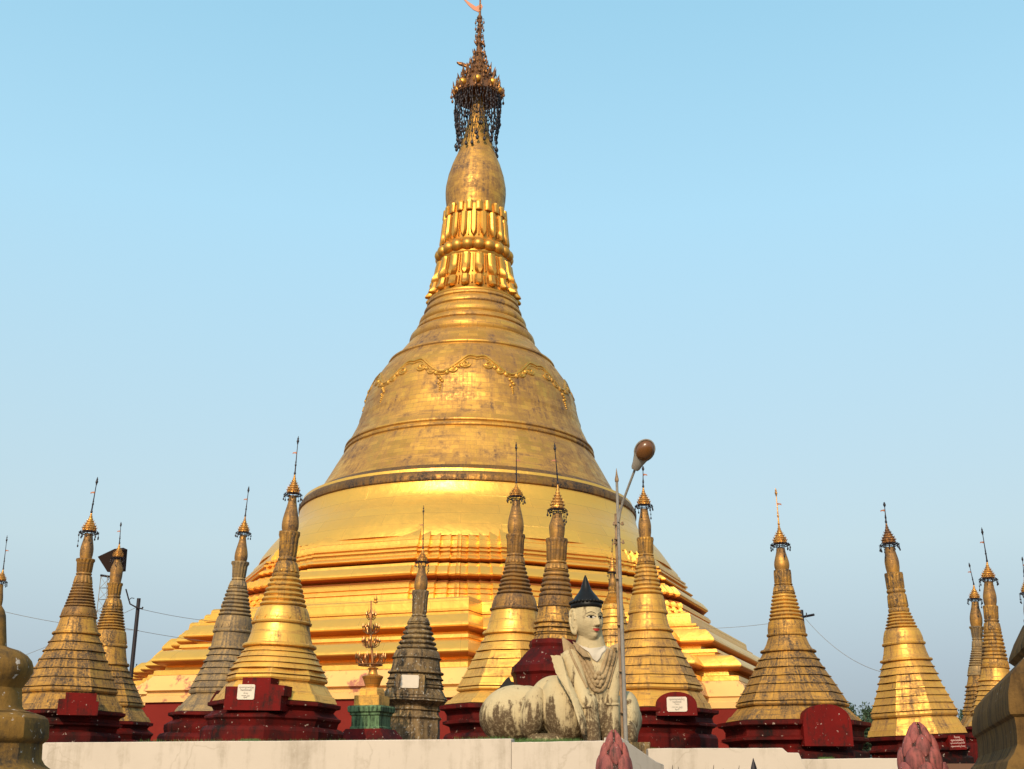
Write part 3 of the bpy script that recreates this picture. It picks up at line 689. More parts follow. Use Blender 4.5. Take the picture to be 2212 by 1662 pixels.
    return dict(o=o, ph=ph, view=view, loc=loc, rs=rs, P=P, D=D, tl=tl, base=bs_, rx=root_x)
def K_top(K, A, B):
    y = K['ht'][0]; return (lerp(A[0], B[0], (y - A[1]) / (B[1] - A[1])), y)

def on_plane_text(parent, lines, cx, cy, z, size, mat, frame, w):
    """engraved lines of lettering, centred; frame = (origin, ax, ay, az)"""
    for i, (t, dy, sz) in enumerate(lines):
        cu = bpy.data.curves.new('lettering', 'FONT'); cu.body = t; cu.size = sz; cu.align_x = 'CENTER'; cu.align_y = 'CENTER'; cu.extrude = .001; cu.offset = .0015
        ob = bpy.data.objects.new('lettering', cu); COL.objects.link(ob)
        org, ax, ay, az = frame
        ob.matrix_world = Matrix.Identity(4)
        Mx = Matrix((ax.to_4d(), ay.to_4d(), az.to_4d(), (0, 0, 0, 1))).transposed(); Mx[0][3] = Mx[1][3] = Mx[2][3] = 0
        Mx[3] = (0, 0, 0, 1); Mx.translation = org + ay * dy + az * z
        dg = bpy.context.evaluated_depsgraph_get(); me = bpy.data.meshes.new_from_object(ob.evaluated_get(dg)); bpy.data.objects.remove(ob)
        me.materials.clear(); me.materials.append(mat); m = bpy.data.objects.new('lettering', me); COL.objects.link(m); m.parent = parent
        xs = [v.co.x for v in me.vertices] or [0]; sc = min(1.0, w / max(1e-3, max(xs) - min(xs)))
        m.matrix_local = Mx @ Matrix.Diagonal((sc, sc, sc, 1))

def tablet(S, box, outline=None, plaque=None, thick=.3, facing=None, text=None, mat='red_tablet', name='inscription_tablet', standoff=None, textmat='ink'):
    """a masonry tablet on the stupa's base: box = photo px (x0,y0,x1,y1); facing = azimuth relative to camera direction"""
    x0, y0, x1, y1 = box; D = S['D']; az_ = S['view'] + (facing or 0)
    n = Vector((math.cos(az_), math.sin(az_), 0)); ax = Vector((-n.y, n.x, 0)); ay = Vector((0, 0, 1))
    R_ = standoff
    d = D - R_
    a = at((x0 + x1) / 2, y1, d); lo = Vector((a.x - S['rx'], a.y - S['D'], a.z - PLAT))
    m = pxm(d, a.z); W, H = (x1 - x0) * m / max(.3, math.cos(facing or 0)), (y1 - y0) * m
    W *= math.cos(facing or 0) if abs(facing or 0) < .3 else 1
    b = MB(); poly = [(u * W - W/2, v * H) for u, v in (outline or [(0, 0), (1, 0), (1, 1), (0, 1)])]
    b.prism(poly, lo - n * thick, ax, ay, n, thick)
    t = b.build(name, M[mat], S['o'])
    if plaque:
        px0, py0, px1, py1 = plaque
        uc, vc = ((px0 + px1) / 2 - x0) / (x1 - x0), (y1 - (py0 + py1) / 2) / (y1 - y0)
        pw, ph_ = (px1 - px0) * m, (py1 - py0) * m
        org = lo + ax * ((uc - .5) * W) + ay * (vc * H) + n * .001
        b = MB(); c = .06 * pw
        b.prism([(-pw/2 + c, -ph_/2), (pw/2 - c, -ph_/2), (pw/2, -ph_/2 + c), (pw/2, ph_/2 - c), (pw/2 - c, ph_/2), (-pw/2 + c, ph_/2), (-pw/2, ph_/2 - c), (-pw/2, -ph_/2 + c)], org, ax, ay, n, .03)
        pl = b.build('plaque', M['marble'], t)
        if text: on_plane_text(pl, [(s, dy * ph_, sz * ph_) for s, dy, sz in text], 0, 0, .0315, 0, M[textmat], (org, ax, ay, n), pw * .86)
    elif text:
        org = lo + ay * (H * .5) + n * .001
        on_plane_text(t, [(s, dy * H, sz * H) for s, dy, sz in text], 0, 0, .002, 0, M[textmat], (org, ax, ay, n), W * .86)
    return t
BUR = ["\u1000\u102f\u101e\u101c\u1000\u1031\u102c\u1004\u103a\u1038\u1019\u103e\u102f", "\u1005\u1031\u1010\u102e\u1010\u1031\u102c\u103a", "\u1019\u102d\u101e\u102c\u1038\u1005\u102f", "\u101e\u102c\u101e\u1014\u102c \u1042\u1045\u1043\u1045", "\u1014\u102d\u1017\u1039\u1017\u102c\u1014\u103a"]

def KK(**k): return k
# (photo y, half width) for: ht crown top, hb crown foot, bs bud top, bm bud belly, fl lotus flange, wa waist, rt rings top, rb rings foot, bd band foot, bb bell foot, ob octagon foot, sk skirt foot, rf red flange, rd red foot
S2 = stupa('large stained golden stupa with red front tablet, left of the far-left pair', 40, (152, 1480), (192.6, 1148), (211, 1031),
  KK(ht=(1103, 1), hb=(1148, 18), bs=(1154, 8.5), bm=(1190, 14), fl=(1208, 19.5), wa=(1239, 15), rt=(1268, 21), rb=(1313, 32), bd=(1336, 38), bb=(1373, 49), ob=(1490, 104), sk=(1540, 122), rf=(1545, 128), rd=(1585, 120)), facet=R(2), up='gb', low='gd', seed=2)
tablet(S2, (125, 1498, 208, 1545), [(0, 0), (1, 0), (1, .62), (.93, .62), (.93, .98), (.16, 1), (.16, .72), (0, .7)], thick=.5, standoff=1.92)
S3 = stupa('slim dirty golden stupa tucked behind the large one at far left', 50, (217, 1566), (255, 1204), (261.5, 1128),
  KK(ht=(1171, 1), hb=(1204, 13), bs=(1210, 7), bm=(1233, 13), fl=(1260, 16), wa=(1288, 12.8), rt=(1319, 21.8), rb=(1362, 31), bd=(1400, 38), bb=(1440, 46), ob=(1521, 85), sk=(1562, 104), rf=(1566, 110), rd=(1590, 116)), facet=R(14), up='gd', low='gd', seed=3)
S1 = stupa('leaning stupa crown at the left edge, mostly cut off', 46, (-62, 1600), (2, 1257), (15.6, 1157),
  KK(ht=(1226, 1), hb=(1255, 12), bs=(1262, 6), bm=(1300, 11), fl=(1318, 13), wa=(1345, 12), rt=(1370, 17), rb=(1405, 26), bd=(1430, 32), bb=(1460, 42), ob=(1530, 72), sk=(1570, 90), rf=(1574, 96), rd=(1590, 100)), up='gd', low='gd', seed=4)
S4 = stupa('grey gold stupa with worn gilding, behind the bright one with the white plaque', 46, (485, 1543), (526, 1151), (537.8, 1050.6),
  KK(ht=(1111.7, 1), hb=(1150, 14.4), bs=(1157, 6.5), bm=(1203, 14), fl=(1214, 19), wa=(1251, 13.5), rt=(1273, 21), rb=(1332, 34.4), bd=(1369, 42), bb=(1406, 48), ob=(1491, 80), sk=(1543, 107), rf=(1548, 120), rd=(1575, 134)), facet=R(12), up='gw', low='gw', seed=5)
tablet(S4, (449, 1493, 506, 1518), [(0, 0), (.93, 0), (1, 1), (.22, 1)], thick=.5, standoff=1.55)
S5 = stupa('bright golden stupa with zigzag band and white plaque on its red base', 38, (593.6, 1517), (633, 1068), (644.6, 942.5),
  KK(ht=(1020, 1), hb=(1066, 17), bs=(1072, 8), bm=(1135.6, 18.5), fl=(1148.7, 22.5), wa=(1207, 18), rt=(1247, 29.6), rb=(1312, 49), bd=(1351, 63), bb=(1401.6, 78), ob=(1464, 108), sk=(1520, 133), rf=(1530, 142), rd=(1575, 148)), facet=R(16), up='g', low='g', seed=6, nrings=6, nsteps=5, octf=(.5, .4))
tablet(S5, (480, 1466, 606, 1535), [(0, 0), (.96, 0), (.96, .45), (1, .45), (1, .76), (.76, .8), (.76, 1), (.28, 1), (.28, .72), (0, .72)], plaque=(506, 1481, 546, 1513), thick=.6, facing=R(-24), standoff=1.98,
       text=[(BUR[0], .3, .2), (BUR[1], .12, .18), (BUR[2], -.08, .1), (BUR[3], -.24, .09), (BUR[4], -.36, .09)])
S6 = stupa('small dark grey stupa covered in lichen with a blank white plaque', 48, (895, 1512), (912, 1215), (914.9, 1092),
  KK(ht=(1182, 1), hb=(1213, 13), bs=(1222, 7), bm=(1265, 14.6), fl=(1275.6, 18), wa=(1330, 15), rt=(1350, 25), rb=(1405, 43), bd=(1425, 52.5), bb=(1457.5, 59.6), ob=(1482, 64), sk=(1512, 75), rf=(1516, 75), rd=(1590, 60)), facet=R(-8), up='grey', low='grey', base='grey', seed=7, nrings=5, nsteps=2,
  base_prof=[(1511, 72), (1516, 76), (1521, 66), (1528, 58), (1535, 60), (1538, 56), (1545, 58), (1551, 64), (1556, 60), (1572, 61), (1574, 62), (1620, 62)])
tablet(S6, (845, 1459, 911, 1500), None, plaque=(859.5, 1459.5, 898.5, 1487), thick=.4, mat='grey', facing=R(-8), standoff=1.28)
S7 = stupa('golden stupa with red base corner, just left of the white statue', 43, (1108, 1526), (1115, 1074), (1115, 955.6),
  KK(ht=(1040, 1), hb=(1072.5, 17), bs=(1081, 8), bm=(1138, 17.5), fl=(1155, 20.5), wa=(1199, 16.5), rt=(1223, 22), rb=(1286, 39), bd=(1321, 52), bb=(1374, 66), ob=(1490, 122), sk=(1528, 150), rf=(1532, 160), rd=(1590, 146)), facet=R(-13), up='gb', low='g', seed=8)
S8 = stupa('brown stained stupa on a tall red base behind the white statue', 40, (1199, 1382), (1204, 1103), (1197.6, 957),
  KK(ht=(1040, 1), hb=(1100, 19), bs=(1110, 10), bm=(1140, 17), fl=(1164, 23.5), wa=(1215, 20), rt=(1236, 26.6), rb=(1290, 36), bd=(1314, 39), bb=(1349, 46), ob=(1370, 47), sk=(1390, 50), rf=(1391, 57), rd=(1500, 98)), facet=R(8), up='gb', low='gd', seed=9, nrings=5, nsteps=2,
  base_prof=[(1384, 48), (1386, 56), (1395, 58), (1402, 56), (1412, 66), (1428, 80), (1440, 92), (1444, 97), (1458, 99), (1464, 94), (1485, 90), (1500, 92), (1506, 100), (1530, 104), (1540, 112), (1640, 114)])
S9 = stupa('small clean golden stupa seen past the lamp post', 62, (1327, 1420), (1323, 1238), (1323, 1164),
  KK(ht=(1190, 1), hb=(1236, 10), bs=(1241, 5.5), bm=(1262, 9), fl=(1268, 9.5), wa=(1276, 9), rt=(1284, 11), rb=(1306, 21), bd=(1318, 24), bb=(1336, 29), ob=(1420, 44), sk=(1470, 62), rf=(1474, 68), rd=(1560, 70)), facet=R(0), up='g2', low='g2', seed=10)
S10 = stupa('golden stupa with arched red tablet and white plaque, right of the lamp post', 43, (1407, 1535), (1391, 1094), (1389, 1007),
  KK(ht=(1048.5, 1), hb=(1091, 17), bs=(1100, 8), bm=(1138, 14), fl=(1162, 18), wa=(1199, 15.5), rt=(1221, 20), rb=(1286, 33), bd=(1328, 42), bb=(1367, 53), ob=(1485, 110), sk=(1535, 129), rf=(1548, 143), rd=(1590, 136)), facet=R(22), up='g2', low='g2', seed=11, bands='garland')
arch = [(0, 0), (1, 0), (1, .45)] + [(.5 + .5 * math.cos(t), .45 + .55 * math.sin(t)) for t in [PI * i / 14 for i in range(1, 14)]] + [(0, .45)]
tablet(S10, (1417, 1496, 1506, 1546), arch, plaque=(1441.5, 1507, 1485, 1538), thick=.5, facing=R(-2), standoff=2.34,
       text=[(BUR[0], .33, .15), (BUR[1], .15, .14), (BUR[2], 0, .1), (BUR[3], -.2, .11), (BUR[4], -.36, .1)])
S11 = stupa('mouldy golden stupa with a blank arched red tablet, red base cut by the parapet', 40, (1714, 1561), (1685.5, 1177), (1675.5, 1055),
  KK(ht=(1129, 1), hb=(1174, 18), bs=(1185, 9), bm=(1221, 16), fl=(1232, 18), wa=(1262, 18), rt=(1284, 24), rb=(1341, 36), bd=(1376, 42), bb=(1411, 58.5), ob=(1520, 118), sk=(1561, 143), rf=(1578, 162), rd=(1625, 150)), facet=R(26), up='g2', low='gd', seed=12, bands='garland')
tablet(S11, (1740, 1524, 1843, 1612), [(0, 0), (1, 0), (1, .5)] + [(.5 + .5 * math.cos(t), .5 + .5 * math.sin(t) ** .8) for t in [PI * i / 14 for i in range(1, 14)]] + [(0, .5)], thick=.5, facing=R(18), standoff=2.42)
S12 = stupa('pale golden stupa with dark crown and many fine ledges, behind a pink lotus bud', 42, (1981, 1591), (1921, 1177), (1910, 1085),
  KK(ht=(1125, 1), hb=(1174, 18), bs=(1183, 10), bm=(1216, 15), fl=(1238, 19), wa=(1275, 18), rt=(1323, 22), rb=(1358, 33), bd=(1395, 44), bb=(1430, 54), ob=(1540, 94), sk=(1591, 110), rf=(1595, 112), rd=(1640, 112)), facet=R(0), up='g2', low='g2', seed=13, bands='garland', dark_crown=True, nrings=5, nsteps=7)
tablet(S12, (2055, 1592, 2090, 1622), None, thick=.25, facing=R(38), standoff=1.55, text=[(BUR[2], .36, .16), (BUR[0], .16, .16), (BUR[0] + BUR[1], -.04, .16), (BUR[0] + BUR[2], -.26, .16)], textmat='white_ink')
S13 = stupa('thin dark streaked stupa at far right, left one of the distant pair', 56, (2119, 1500), (2105.6, 1295), (2093, 1216),
  KK(ht=(1260, 1), hb=(1293, 13), bs=(1301, 7), bm=(1338, 13), fl=(1354, 15), wa=(1380, 10), rt=(1404, 13), rb=(1440, 21), bd=(1462, 25), bb=(1487, 31), ob=(1540, 42), sk=(1575, 55), rf=(1578, 60), rd=(1590, 60)), facet=R(0), up='gw', low='gd', seed=14)
S14 = stupa('thin golden stupa at far right, taller one of the distant pair', 54, (2152, 1474), (2135, 1251), (2120.4, 1140),
  KK(ht=(1210, 1), hb=(1249, 16.5), bs=(1257, 9), bm=(1292, 14), fl=(1309, 15.5), wa=(1340, 14), rt=(1369, 19), rb=(1426, 26), bd=(1445, 29), bb=(1474, 36), ob=(1540, 60), sk=(1575, 75), rf=(1578, 80), rd=(1590, 80)), facet=R(10), up='gd', low='g2', seed=15)
S15 = stupa('stupa crown just entering the right edge, only its tassels in view', 54, (2250, 1500), (2218, 1283), (2208, 1203),
  KK(ht=(1243, 1), hb=(1280, 13), bs=(1288, 7), bm=(1325, 12), fl=(1338, 14), wa=(1365, 13), rt=(1390, 17), rb=(1430, 26), bd=(1455, 30), bb=(1487, 38), ob=(1545, 62), sk=(1580, 78), rf=(1583, 82), rd=(1590, 80)), facet=R(10), up='gd', low='gd', seed=16)

# ------------------------------------------------------------------ near stupas cut by the frame
def near_profile(D, cxp, keys, ca=1.0, sa=0.0, side=1, x0=None):
    """keys: outline pixels from top to bottom; ca, sa: the outline corner's lateral and depth share of the radius"""
    x0 = at(cxp, 1600, D).x if x0 is None else x0; out = []
    for x, y in keys:
        r = 1.0
        for _ in range(12): w = at(x, y, D + sa * r); r = max(.02, side * (w.x - x0) / ca)
        out.append((r, w.z))
    return x0, out[::-1]
x0, pr = near_profile(15, -42, [(-30, 1296), (-12, 1301), (2, 1308), (9, 1318), (12, 1330), (13, 1396), (20, 1399), (40, 1405), (55, 1415), (64, 1427), (67, 1439), (66, 1451), (58, 1466), (48, 1479), (43, 1487), (43, 1525), (47, 1533), (70, 1540), (88, 1546), (96, 1553), (98, 1562), (97, 1592), (93, 1600), (84, 1607), (82, 1640), (88, 1652), (104, 1665), (108, 1690)])
pr = [(pr[0][0], 0.0)] + pr
o = empty('masonry_finial', (x0, 15, 0), label='rounded mossy masonry finial cut by the left edge, close by', cat='finial')
b = MB(); b.lathe(pr[:12], 64, mult=octm(R(-75), .8), ph=R(-75) - PI / 2); b.build('pedestal', M['near'], o, sharp=30)
b = MB(); b.lathe(pr[11:], 64, mult=octm(R(-75), .25)); b.build('knob', M['near'], o, sharp=30)
x0, pr = near_profile(16.2, None, [(2300, 1190), (2262, 1262), (2212, 1322), (2183, 1362), (2168, 1400), (2160, 1428), (2160, 1437), (2174, 1448), (2174, 1461), (2150, 1474), (2119, 1502), (2096, 1532), (2091, 1560), (2092, 1586), (2094, 1592), (2100, 1596), (2103, 1612), (2104, 1636), (2098, 1650), (2090, 1660), (2084, 1680), (2082, 1720)], .463, .886, -1, 10.2)
pr = [(pr[0][0], 0.0)] + pr
o = empty('dark_stupa', (x0, 16.2, 0), label='dark mouldy stepped stupa corner cut by the right edge, close by', cat='stupa')
b = MB(); b.lathe(pr[:14], 4, ph=R(117.6) - PI / 2, uref=4); b.build('lower_terrace', M['near_dark'], o, sharp=20)
b = MB(); b.lathe(pr[13:], 4, ph=R(117.6) - PI / 2, uref=4); b.build('upper_terrace', M['near_dark'], o, sharp=20)

# ------------------------------------------------------------------ white parapet walls
def wall_piece(name, pts, th, label, cat='wall', mat='white', cope=None):
    """pts: outline in photo px with a depth each (x,y,D), extruded back"""
    vs = [at(*p) for p in pts]; n = len(vs); back = Vector((0.0, th, 0.0))
    c = sum(vs, Vector()) / n
    b = MB(); nn = (vs[1] - vs[0]).cross(vs[2] - vs[0])
    if nn.y > 0: vs = vs[::-1]
    allv = vs + [v + back for v in vs]
    fs = [tuple(range(n)), tuple(reversed(range(n, 2*n)))] + [(i, n + i, n + (i+1) % n, (i+1) % n) for i in range(n)]
    lo = min(v.z for v in vs); org = Vector((c.x, c.y, 0))
    b.add([v - org for v in allv], [f[::-1] if False else f for f in fs]); o = b.build(name, M[mat], None, sharp=20); o.location = org
    import bmesh
    bm = bmesh.new(); bm.from_mesh(o.data); bmesh.ops.recalc_face_normals(bm, faces=bm.faces)
    bmesh.ops.bevel(bm, geom=[e for e in bm.edges], offset=.02, segments=2, affect='EDGES', profile=.6); bm.to_mesh(o.data); bm.free()
    return tag(o, label, cat)
DW = lambda x: 30.0 + (1104 - x) / 1014.0 * 3.5
def wall(label, p0, p1, th, slope=None, name='parapet_wall', seg=14):
    """a straight wall between two photographed top points (x, y, depth); slightly wavy hand-plastered top; slope: (drop, run) of its right end"""
    A_, B_ = at(*p0), at(*p1); d = (B_ - A_); L = math.hypot(d.x, d.y); ax = Vector((d.x / L, d.y / L, 0)); nrm = Vector((-ax.y, ax.x, 0)); rr = random.Random(int(p0[0]))
    top = [(L * i / seg, A_.z + d.z * i / seg + rr.uniform(-.006, .006)) for i in range(seg + 1)]
    if slope: top = [t for t in top if t[0] < L - .05] + [(L, B_.z)] + [(L + r_, B_.z - h) for h, r_ in slope]
    poly = [(0, 0)] + top + [(top[-1][0], 0)]
    poly = [(x, z - 0) for x, z in poly][::-1]
    b = MB(); b.prism(poly, (0, 0, 0), ax, (0, 0, 1), nrm, th); o = b.build(name, M['white'], None, sharp=20); o.location = (A_.x, A_.y, 0)
    import bmesh
    bm = bmesh.new(); bm.from_mesh(o.data); bmesh.ops.recalc_face_normals(bm, faces=bm.faces)
    bmesh.ops.bevel(bm, geom=[e for e in bm.edges if all(v.co.z > .5 for v in e.verts) and (e.calc_face_angle(0) > .6)], offset=.022, segments=2, affect='EDGES', profile=.6); bm.to_mesh(o.data); bm.free()
    return tag(o, label, 'wall')
wall('long whitewashed parapet wall running along the bottom left', (-500, 1609.5, DW(-500)), (1104, 1596, DW(1104)), .35)
wall('lower stretch of white parapet wall below the statue', (1105, 1603.5, DW(1105) + .02), (1352, 1599.5, DW(1352) + .02), .35)
w_ = wall('greyish white sloping wall end beside the pink lotus bud', (1340, 1592, 28.7), (1357, 1603, 29.0), .45, [(.28, .9), (.42, 1.35), (.5, 1.75)], 'stair_cheek', 2)
wall('white parapet block with stepped right end, right of the lamp post', (1400, 1617, 31.4), (1690, 1616, 31.4), .5, [(.115, .13), (.12, .42), (.6, .6), (1.2, .72)])
wall('low white parapet wall behind the right pink lotus bud', (1690, 1640.5, 32.6), (2032, 1637, 32.6), .4, [(.5, .2), (1.2, .4)])

# grass and moss on the ledge behind the parapet
b = MB(); gr = random.Random(3)
for _ in range(5200):
    px = gr.choice((gr.uniform(980, 1260), gr.uniform(1130, 1250), gr.uniform(300, 900), gr.uniform(1030, 1240), gr.uniform(1390, 1420), gr.uniform(520, 560), gr.uniform(1770, 1800)))
    D = DW(px) + .5 + gr.random() * .5 if px < 1300 else 33.25 + gr.random() * .4
    base = at(px, 1602 if px < 1104 else (1606 if px < 1300 else (1622 if px < 1500 else 1642)), D); s = gr.uniform(.03, .12) * (1.3 if 980 < px < 1260 else .8)
    a = gr.uniform(0, 6.3); e = Vector((math.cos(a), math.sin(a), 0)) * .012; t = Vector((gr.uniform(-.05, .05), gr.uniform(-.05, .05), s))
    b.add([base - e - Vector((0, 0, .12)), base + e - Vector((0, 0, .12)), base + t], [(0, 1, 2)])
tag(b.build('grass', M['grass']), kind='stuff')

# ------------------------------------------------------------------ guardian statue (human torso, twin lion bodies)
DS = 34.0; SO = at(1262, 1605, DS); SO.z = PLAT
stat = empty('guardian_statue', SO, label='white seated guardian statue with black pointed headdress, lion haunches and human face', cat='statue')
def P(px, py, dd=0.0): return at(px, py, DS + dd) - SO
KS = pxm(DS, 4.2)
def px(n): return n * KS
bodyM = MB()
def ell(px_, py_, dd, rx, ry, rz, tilt=0.0, yaw=0.0):
    bodyM.ball(P(px_, py_, dd), (px(rx), ry, px(rz)), 28, 20, Matrix.Rotation(yaw, 3, 'Z') @ Matrix.Rotation(tilt, 3, 'Y'))
# torso
ell(1280, 1470, .35, 50, .62, 85); ell(1277, 1425, .30, 56, .50, 34, R(-4), R(-18)); ell(1282, 1545, .3, 46, .55, 62)
bodyM.capsule(P(1274, 1370, .15), P(1276, 1415, .25), px(28), px(38))
# shoulders and upper arms (sleeves), forelegs
bodyM.capsule(P(1233, 1424, .0), P(1263, 1515, -.35), px(22), px(16)); bodyM.capsule(P(1326, 1420, .35), P(1321, 1512, .0), px(19), px(15))
bodyM.capsule(P(1273, 1515, -.3), P(1280, 1610, -.42), px(16.5), px(19)); bodyM.capsule(P(1320, 1510, .05), P(1320, 1610, -.05), px(16.5), px(20))
bodyM.ball(P(1281, 1612, -.65), (px(22), .5, px(12)), 20, 12); bodyM.ball(P(1323, 1612, -.3), (px(22), .5, px(12)), 20, 12)
# left lion body
bodyM.capsule(P(1245, 1535, .55), P(1130, 1550, 1.25), px(56), px(52)); ell(1216, 1536, .35, 50, .75, 74, R(-10)); ell(1110, 1545, .95, 77, .95, 64, R(-10)); ell(1140, 1530, .85, 50, .85, 48, R(14)); ell(1151, 1540, .20, 29, .46, 56, R(12)); ell(1178, 1602, -.05, 42, .45, 17); ell(1195, 1500, .8, 50, .6, 40, R(-14))
# right lion body
bodyM.capsule(P(1300, 1540, .7), P(1342, 1555, 2.3), px(48), px(48)); ell(1352, 1558, 1.9, 32, 1.1, 66, R(5)); ell(1356, 1590, 1.0, 22, .6, 34)
# head in its own frame: x statue-left, y forward, z up
HW, HD, HH = .42, .49, .71
def head_pt(u, v):
    st, ct = math.sin(v), -math.cos(v)
    x, y, z = HW * st * math.cos(u), HD * st * math.sin(u), HH * ct
    # squarer skull section, tapering jaw
    j = smooth((-z - .12) / .5); x *= 1 + .04 * (1 - j) - .30 * j; 
    if y < 0: y *= 1 - .25 * j
    if y > 0:
        y += .03 * j
        y *= 1 - .05 * smooth((z - .25) / .3)
        f = smooth(y / .3)
        nz = 0
        if z < .12: nz = lerp(.02, .150, smooth((.12 - z) / .30)) * (1 - smooth((-z - .205) / .045))
        y += f * nz * math.exp(-(x / lerp(.05, .078, smooth((.1 - z) / .3))) ** 2 * 1.1)
        y += f * .028 * math.exp(-((abs(x) - .062) / .035) ** 2 - ((z + .20) / .04) ** 2)       # nostril wings
        y -= f * .040 * math.exp(-((abs(x) - .165) / .10) ** 2 - ((z - .03) / .055) ** 2)       # sockets
        y += f * .014 * math.exp(-((abs(x) - .165) / .085) ** 2 - ((z - .025) / .028) ** 2)     # eyeballs
        y += f * .016 * math.exp(-((abs(x) - .15) / .13) ** 2 - ((z - .125) / .03) ** 2)        # brow ridge
        y += f * .030 * math.exp(-(x / .12) ** 2 - ((z + .298) / .024) ** 2) + f * .034 * math.exp(-(x / .10) ** 2 - ((z + .350) / .024) ** 2)
        y -= f * .016 * math.exp(-(x / .12) ** 2 - ((z + .325) / .010) ** 2) + f * .018 * math.exp(-(x / .09) ** 2 - ((z + .405) / .025) ** 2)
        y += f * .050 * math.exp(-(x / .13) ** 2 - ((z + .50) / .09) ** 2)                       # chin
        y += f * .022 * math.exp(-((abs(x) - .24) / .11) ** 2 - ((z + .12) / .13) ** 2)          # cheeks
    return Vector((x, y, z))
NU, NV = 150, 120
hv = [head_pt(2*PI*i/NU, max(.01, PI*j/NV) if j < NV else PI-.01) for j in range(NV+1) for i in range(NU)]
hf = [(j*NU+i, j*NU+(i+1) % NU, (j+1)*NU+(i+1) % NU, (j+1)*NU+i) for j in range(NV) for i in range(NU)] + [tuple(reversed(range(NU))), tuple(NV*NU+i for i in range(NU))]
YAW = R(31)
HM = Matrix.Translation(P(1268.5, 1340, .05)) @ Matrix.Rotation(YAW - PI, 4, 'Z') @ Matrix.Rotation(R(1), 4, 'X')
bodyM.add([HM @ v for v in hv], hf)
# ears: rim, lobe
def ear(sx):
    loop = []
    for i in range(22):
        t = 2 * PI * i / 22; z = .34 * math.sin(t) - .05; y = -.06 + (.13 if z > -.1 else .10) * math.cos(t) - .06 * smooth((z + .1) / .4)
        loop.append(HM @ Vector((sx * (HW * .95 + .02 - .045 * math.cos(t)), y, z)))
    bodyM.tube(loop, .048, 8, closed=True)
    bodyM.ball(HM @ Vector((sx * HW * .97, -.06, -.05)), (.08, .10, .30), 14, 12, (HM.to_3x3()))
    bodyM.ball(HM @ Vector((sx * (HW * .98), -.03, -.36)), (.055, .07, .10), 12, 10, HM.to_3x3())
    lp = [HM @ Vector((sx * (HW + .05), -.03 + .065 * math.cos(t), -.03 + .2 * math.sin(t))) for t in [2*PI*i/16 for i in range(13)]]
    bodyM.tube(lp, .024, 6)
ear(-1); ear(1)
body = bodyM.build('body', M['statue'], stat)
bvh = BVHTree.FromPolygons([Vector(v) for v in bodyM.v], bodyM.f)
rm = body.modifiers.new('remesh', 'REMESH'); rm.mode = 'VOXEL'; rm.voxel_size = .017; rm.use_smooth_shade = True
sm = body.modifiers.new('smooth', 'SMOOTH'); sm.factor = .5; sm.iterations = 2
camL = Vector((0, 0, EYE)) - SO
def surf(px_, py_, lift=.02):
    d = (at(px_, py_, 30) - Vector((0, 0, EYE))).normalized()
    h, nrm, i, dist = bvh.ray_cast(camL, d)
    if h is None: h = P(px_, py_, 0); nrm = -d
    if nrm.dot(d) > 0: nrm = -nrm
    return h + nrm * lift
def c6(x, y): return (1132.6 + .23506 * x, 1218.5 + .23506 * y)      # enlarged-crop coordinates -> photo px
def resample(pts, m):
    seg = [math.dist(a, b) for a, b in zip(pts, pts[1:])]; tot = sum(seg); out = []
    for i in range(m + 1):
        d = tot * i / m; k = 0
        while k < len(seg) - 1 and d > seg[k]: d -= seg[k]; k += 1
        t = min(1, d / seg[k]); out.append((lerp(pts[k][0], pts[k+1][0], t), lerp(pts[k][1], pts[k+1][1], t)))
    return out
def smooth_line(pts, it=4):
    for _ in range(it): pts = [pts[0]] + [((a[0] + 2*b_[0] + c[0]) / 4, (a[1] + 2*b_[1] + c[1]) / 4) for a, b_, c in zip(pts, pts[1:], pts[2:])] + [pts[-1]]
    return pts
def strand(b, pts, rad, lift=.015, m=36, beads=0):
    q_ = smooth_line(resample([c6(*p) for p in pts], m)); w = [surf(x, y, lift) for x, y in q_]
    for _ in range(3): w = [w[0]] + [(a + 2*b_ + c) / 4 for a, b_, c in zip(w, w[1:], w[2:])] + [w[-1]]
    b.tube(w, rad, 8)
    if beads:
        for i in range(0, m + 1, beads): b.ball(w[i] + (camL - w[i]).normalized() * rad * .9, rad * .5, 6, 5)
b = MB()
OUT = [(452, 745), (500, 850), (560, 980), (598, 1090), (618, 1150), (650, 1185), (690, 1190), (728, 1160), (755, 1090), (790, 960), (822, 850), (835, 770)]
strand(b, OUT, .055, beads=2)
strand(b, [(480, 770), (540, 880), (600, 1000), (632, 1090), (652, 1130), (685, 1145), (712, 1110), (742, 1020), (775, 900), (798, 800)], .05, beads=2)
strand(b, [(510, 790), (575, 880), (625, 980), (655, 1040), (690, 1040), (722, 960), (752, 860), (768, 790)], .05)
strand(b, [(400, 760), (450, 880), (520, 1030), (575, 1140)], .035, m=24); strand(b, [(848, 800), (838, 900), (800, 1040), (765, 1140)], .035, m=24)
b.build('necklace', M['statue_orn'], stat)
b = MB()
for dx, dy in ((0, 0), (-32, -12), (32, -10), (-14, 36), (20, 36), (0, -42)): b.ball(surf(*c6(682 + dx, 1050 + dy), .05), (.075, .06, .075), 10, 7)
b.ball(surf(*c6(690, 1110), .05), (.05, .05, .09), 8, 6); b.build('brooch', M['statue_orn'], stat)
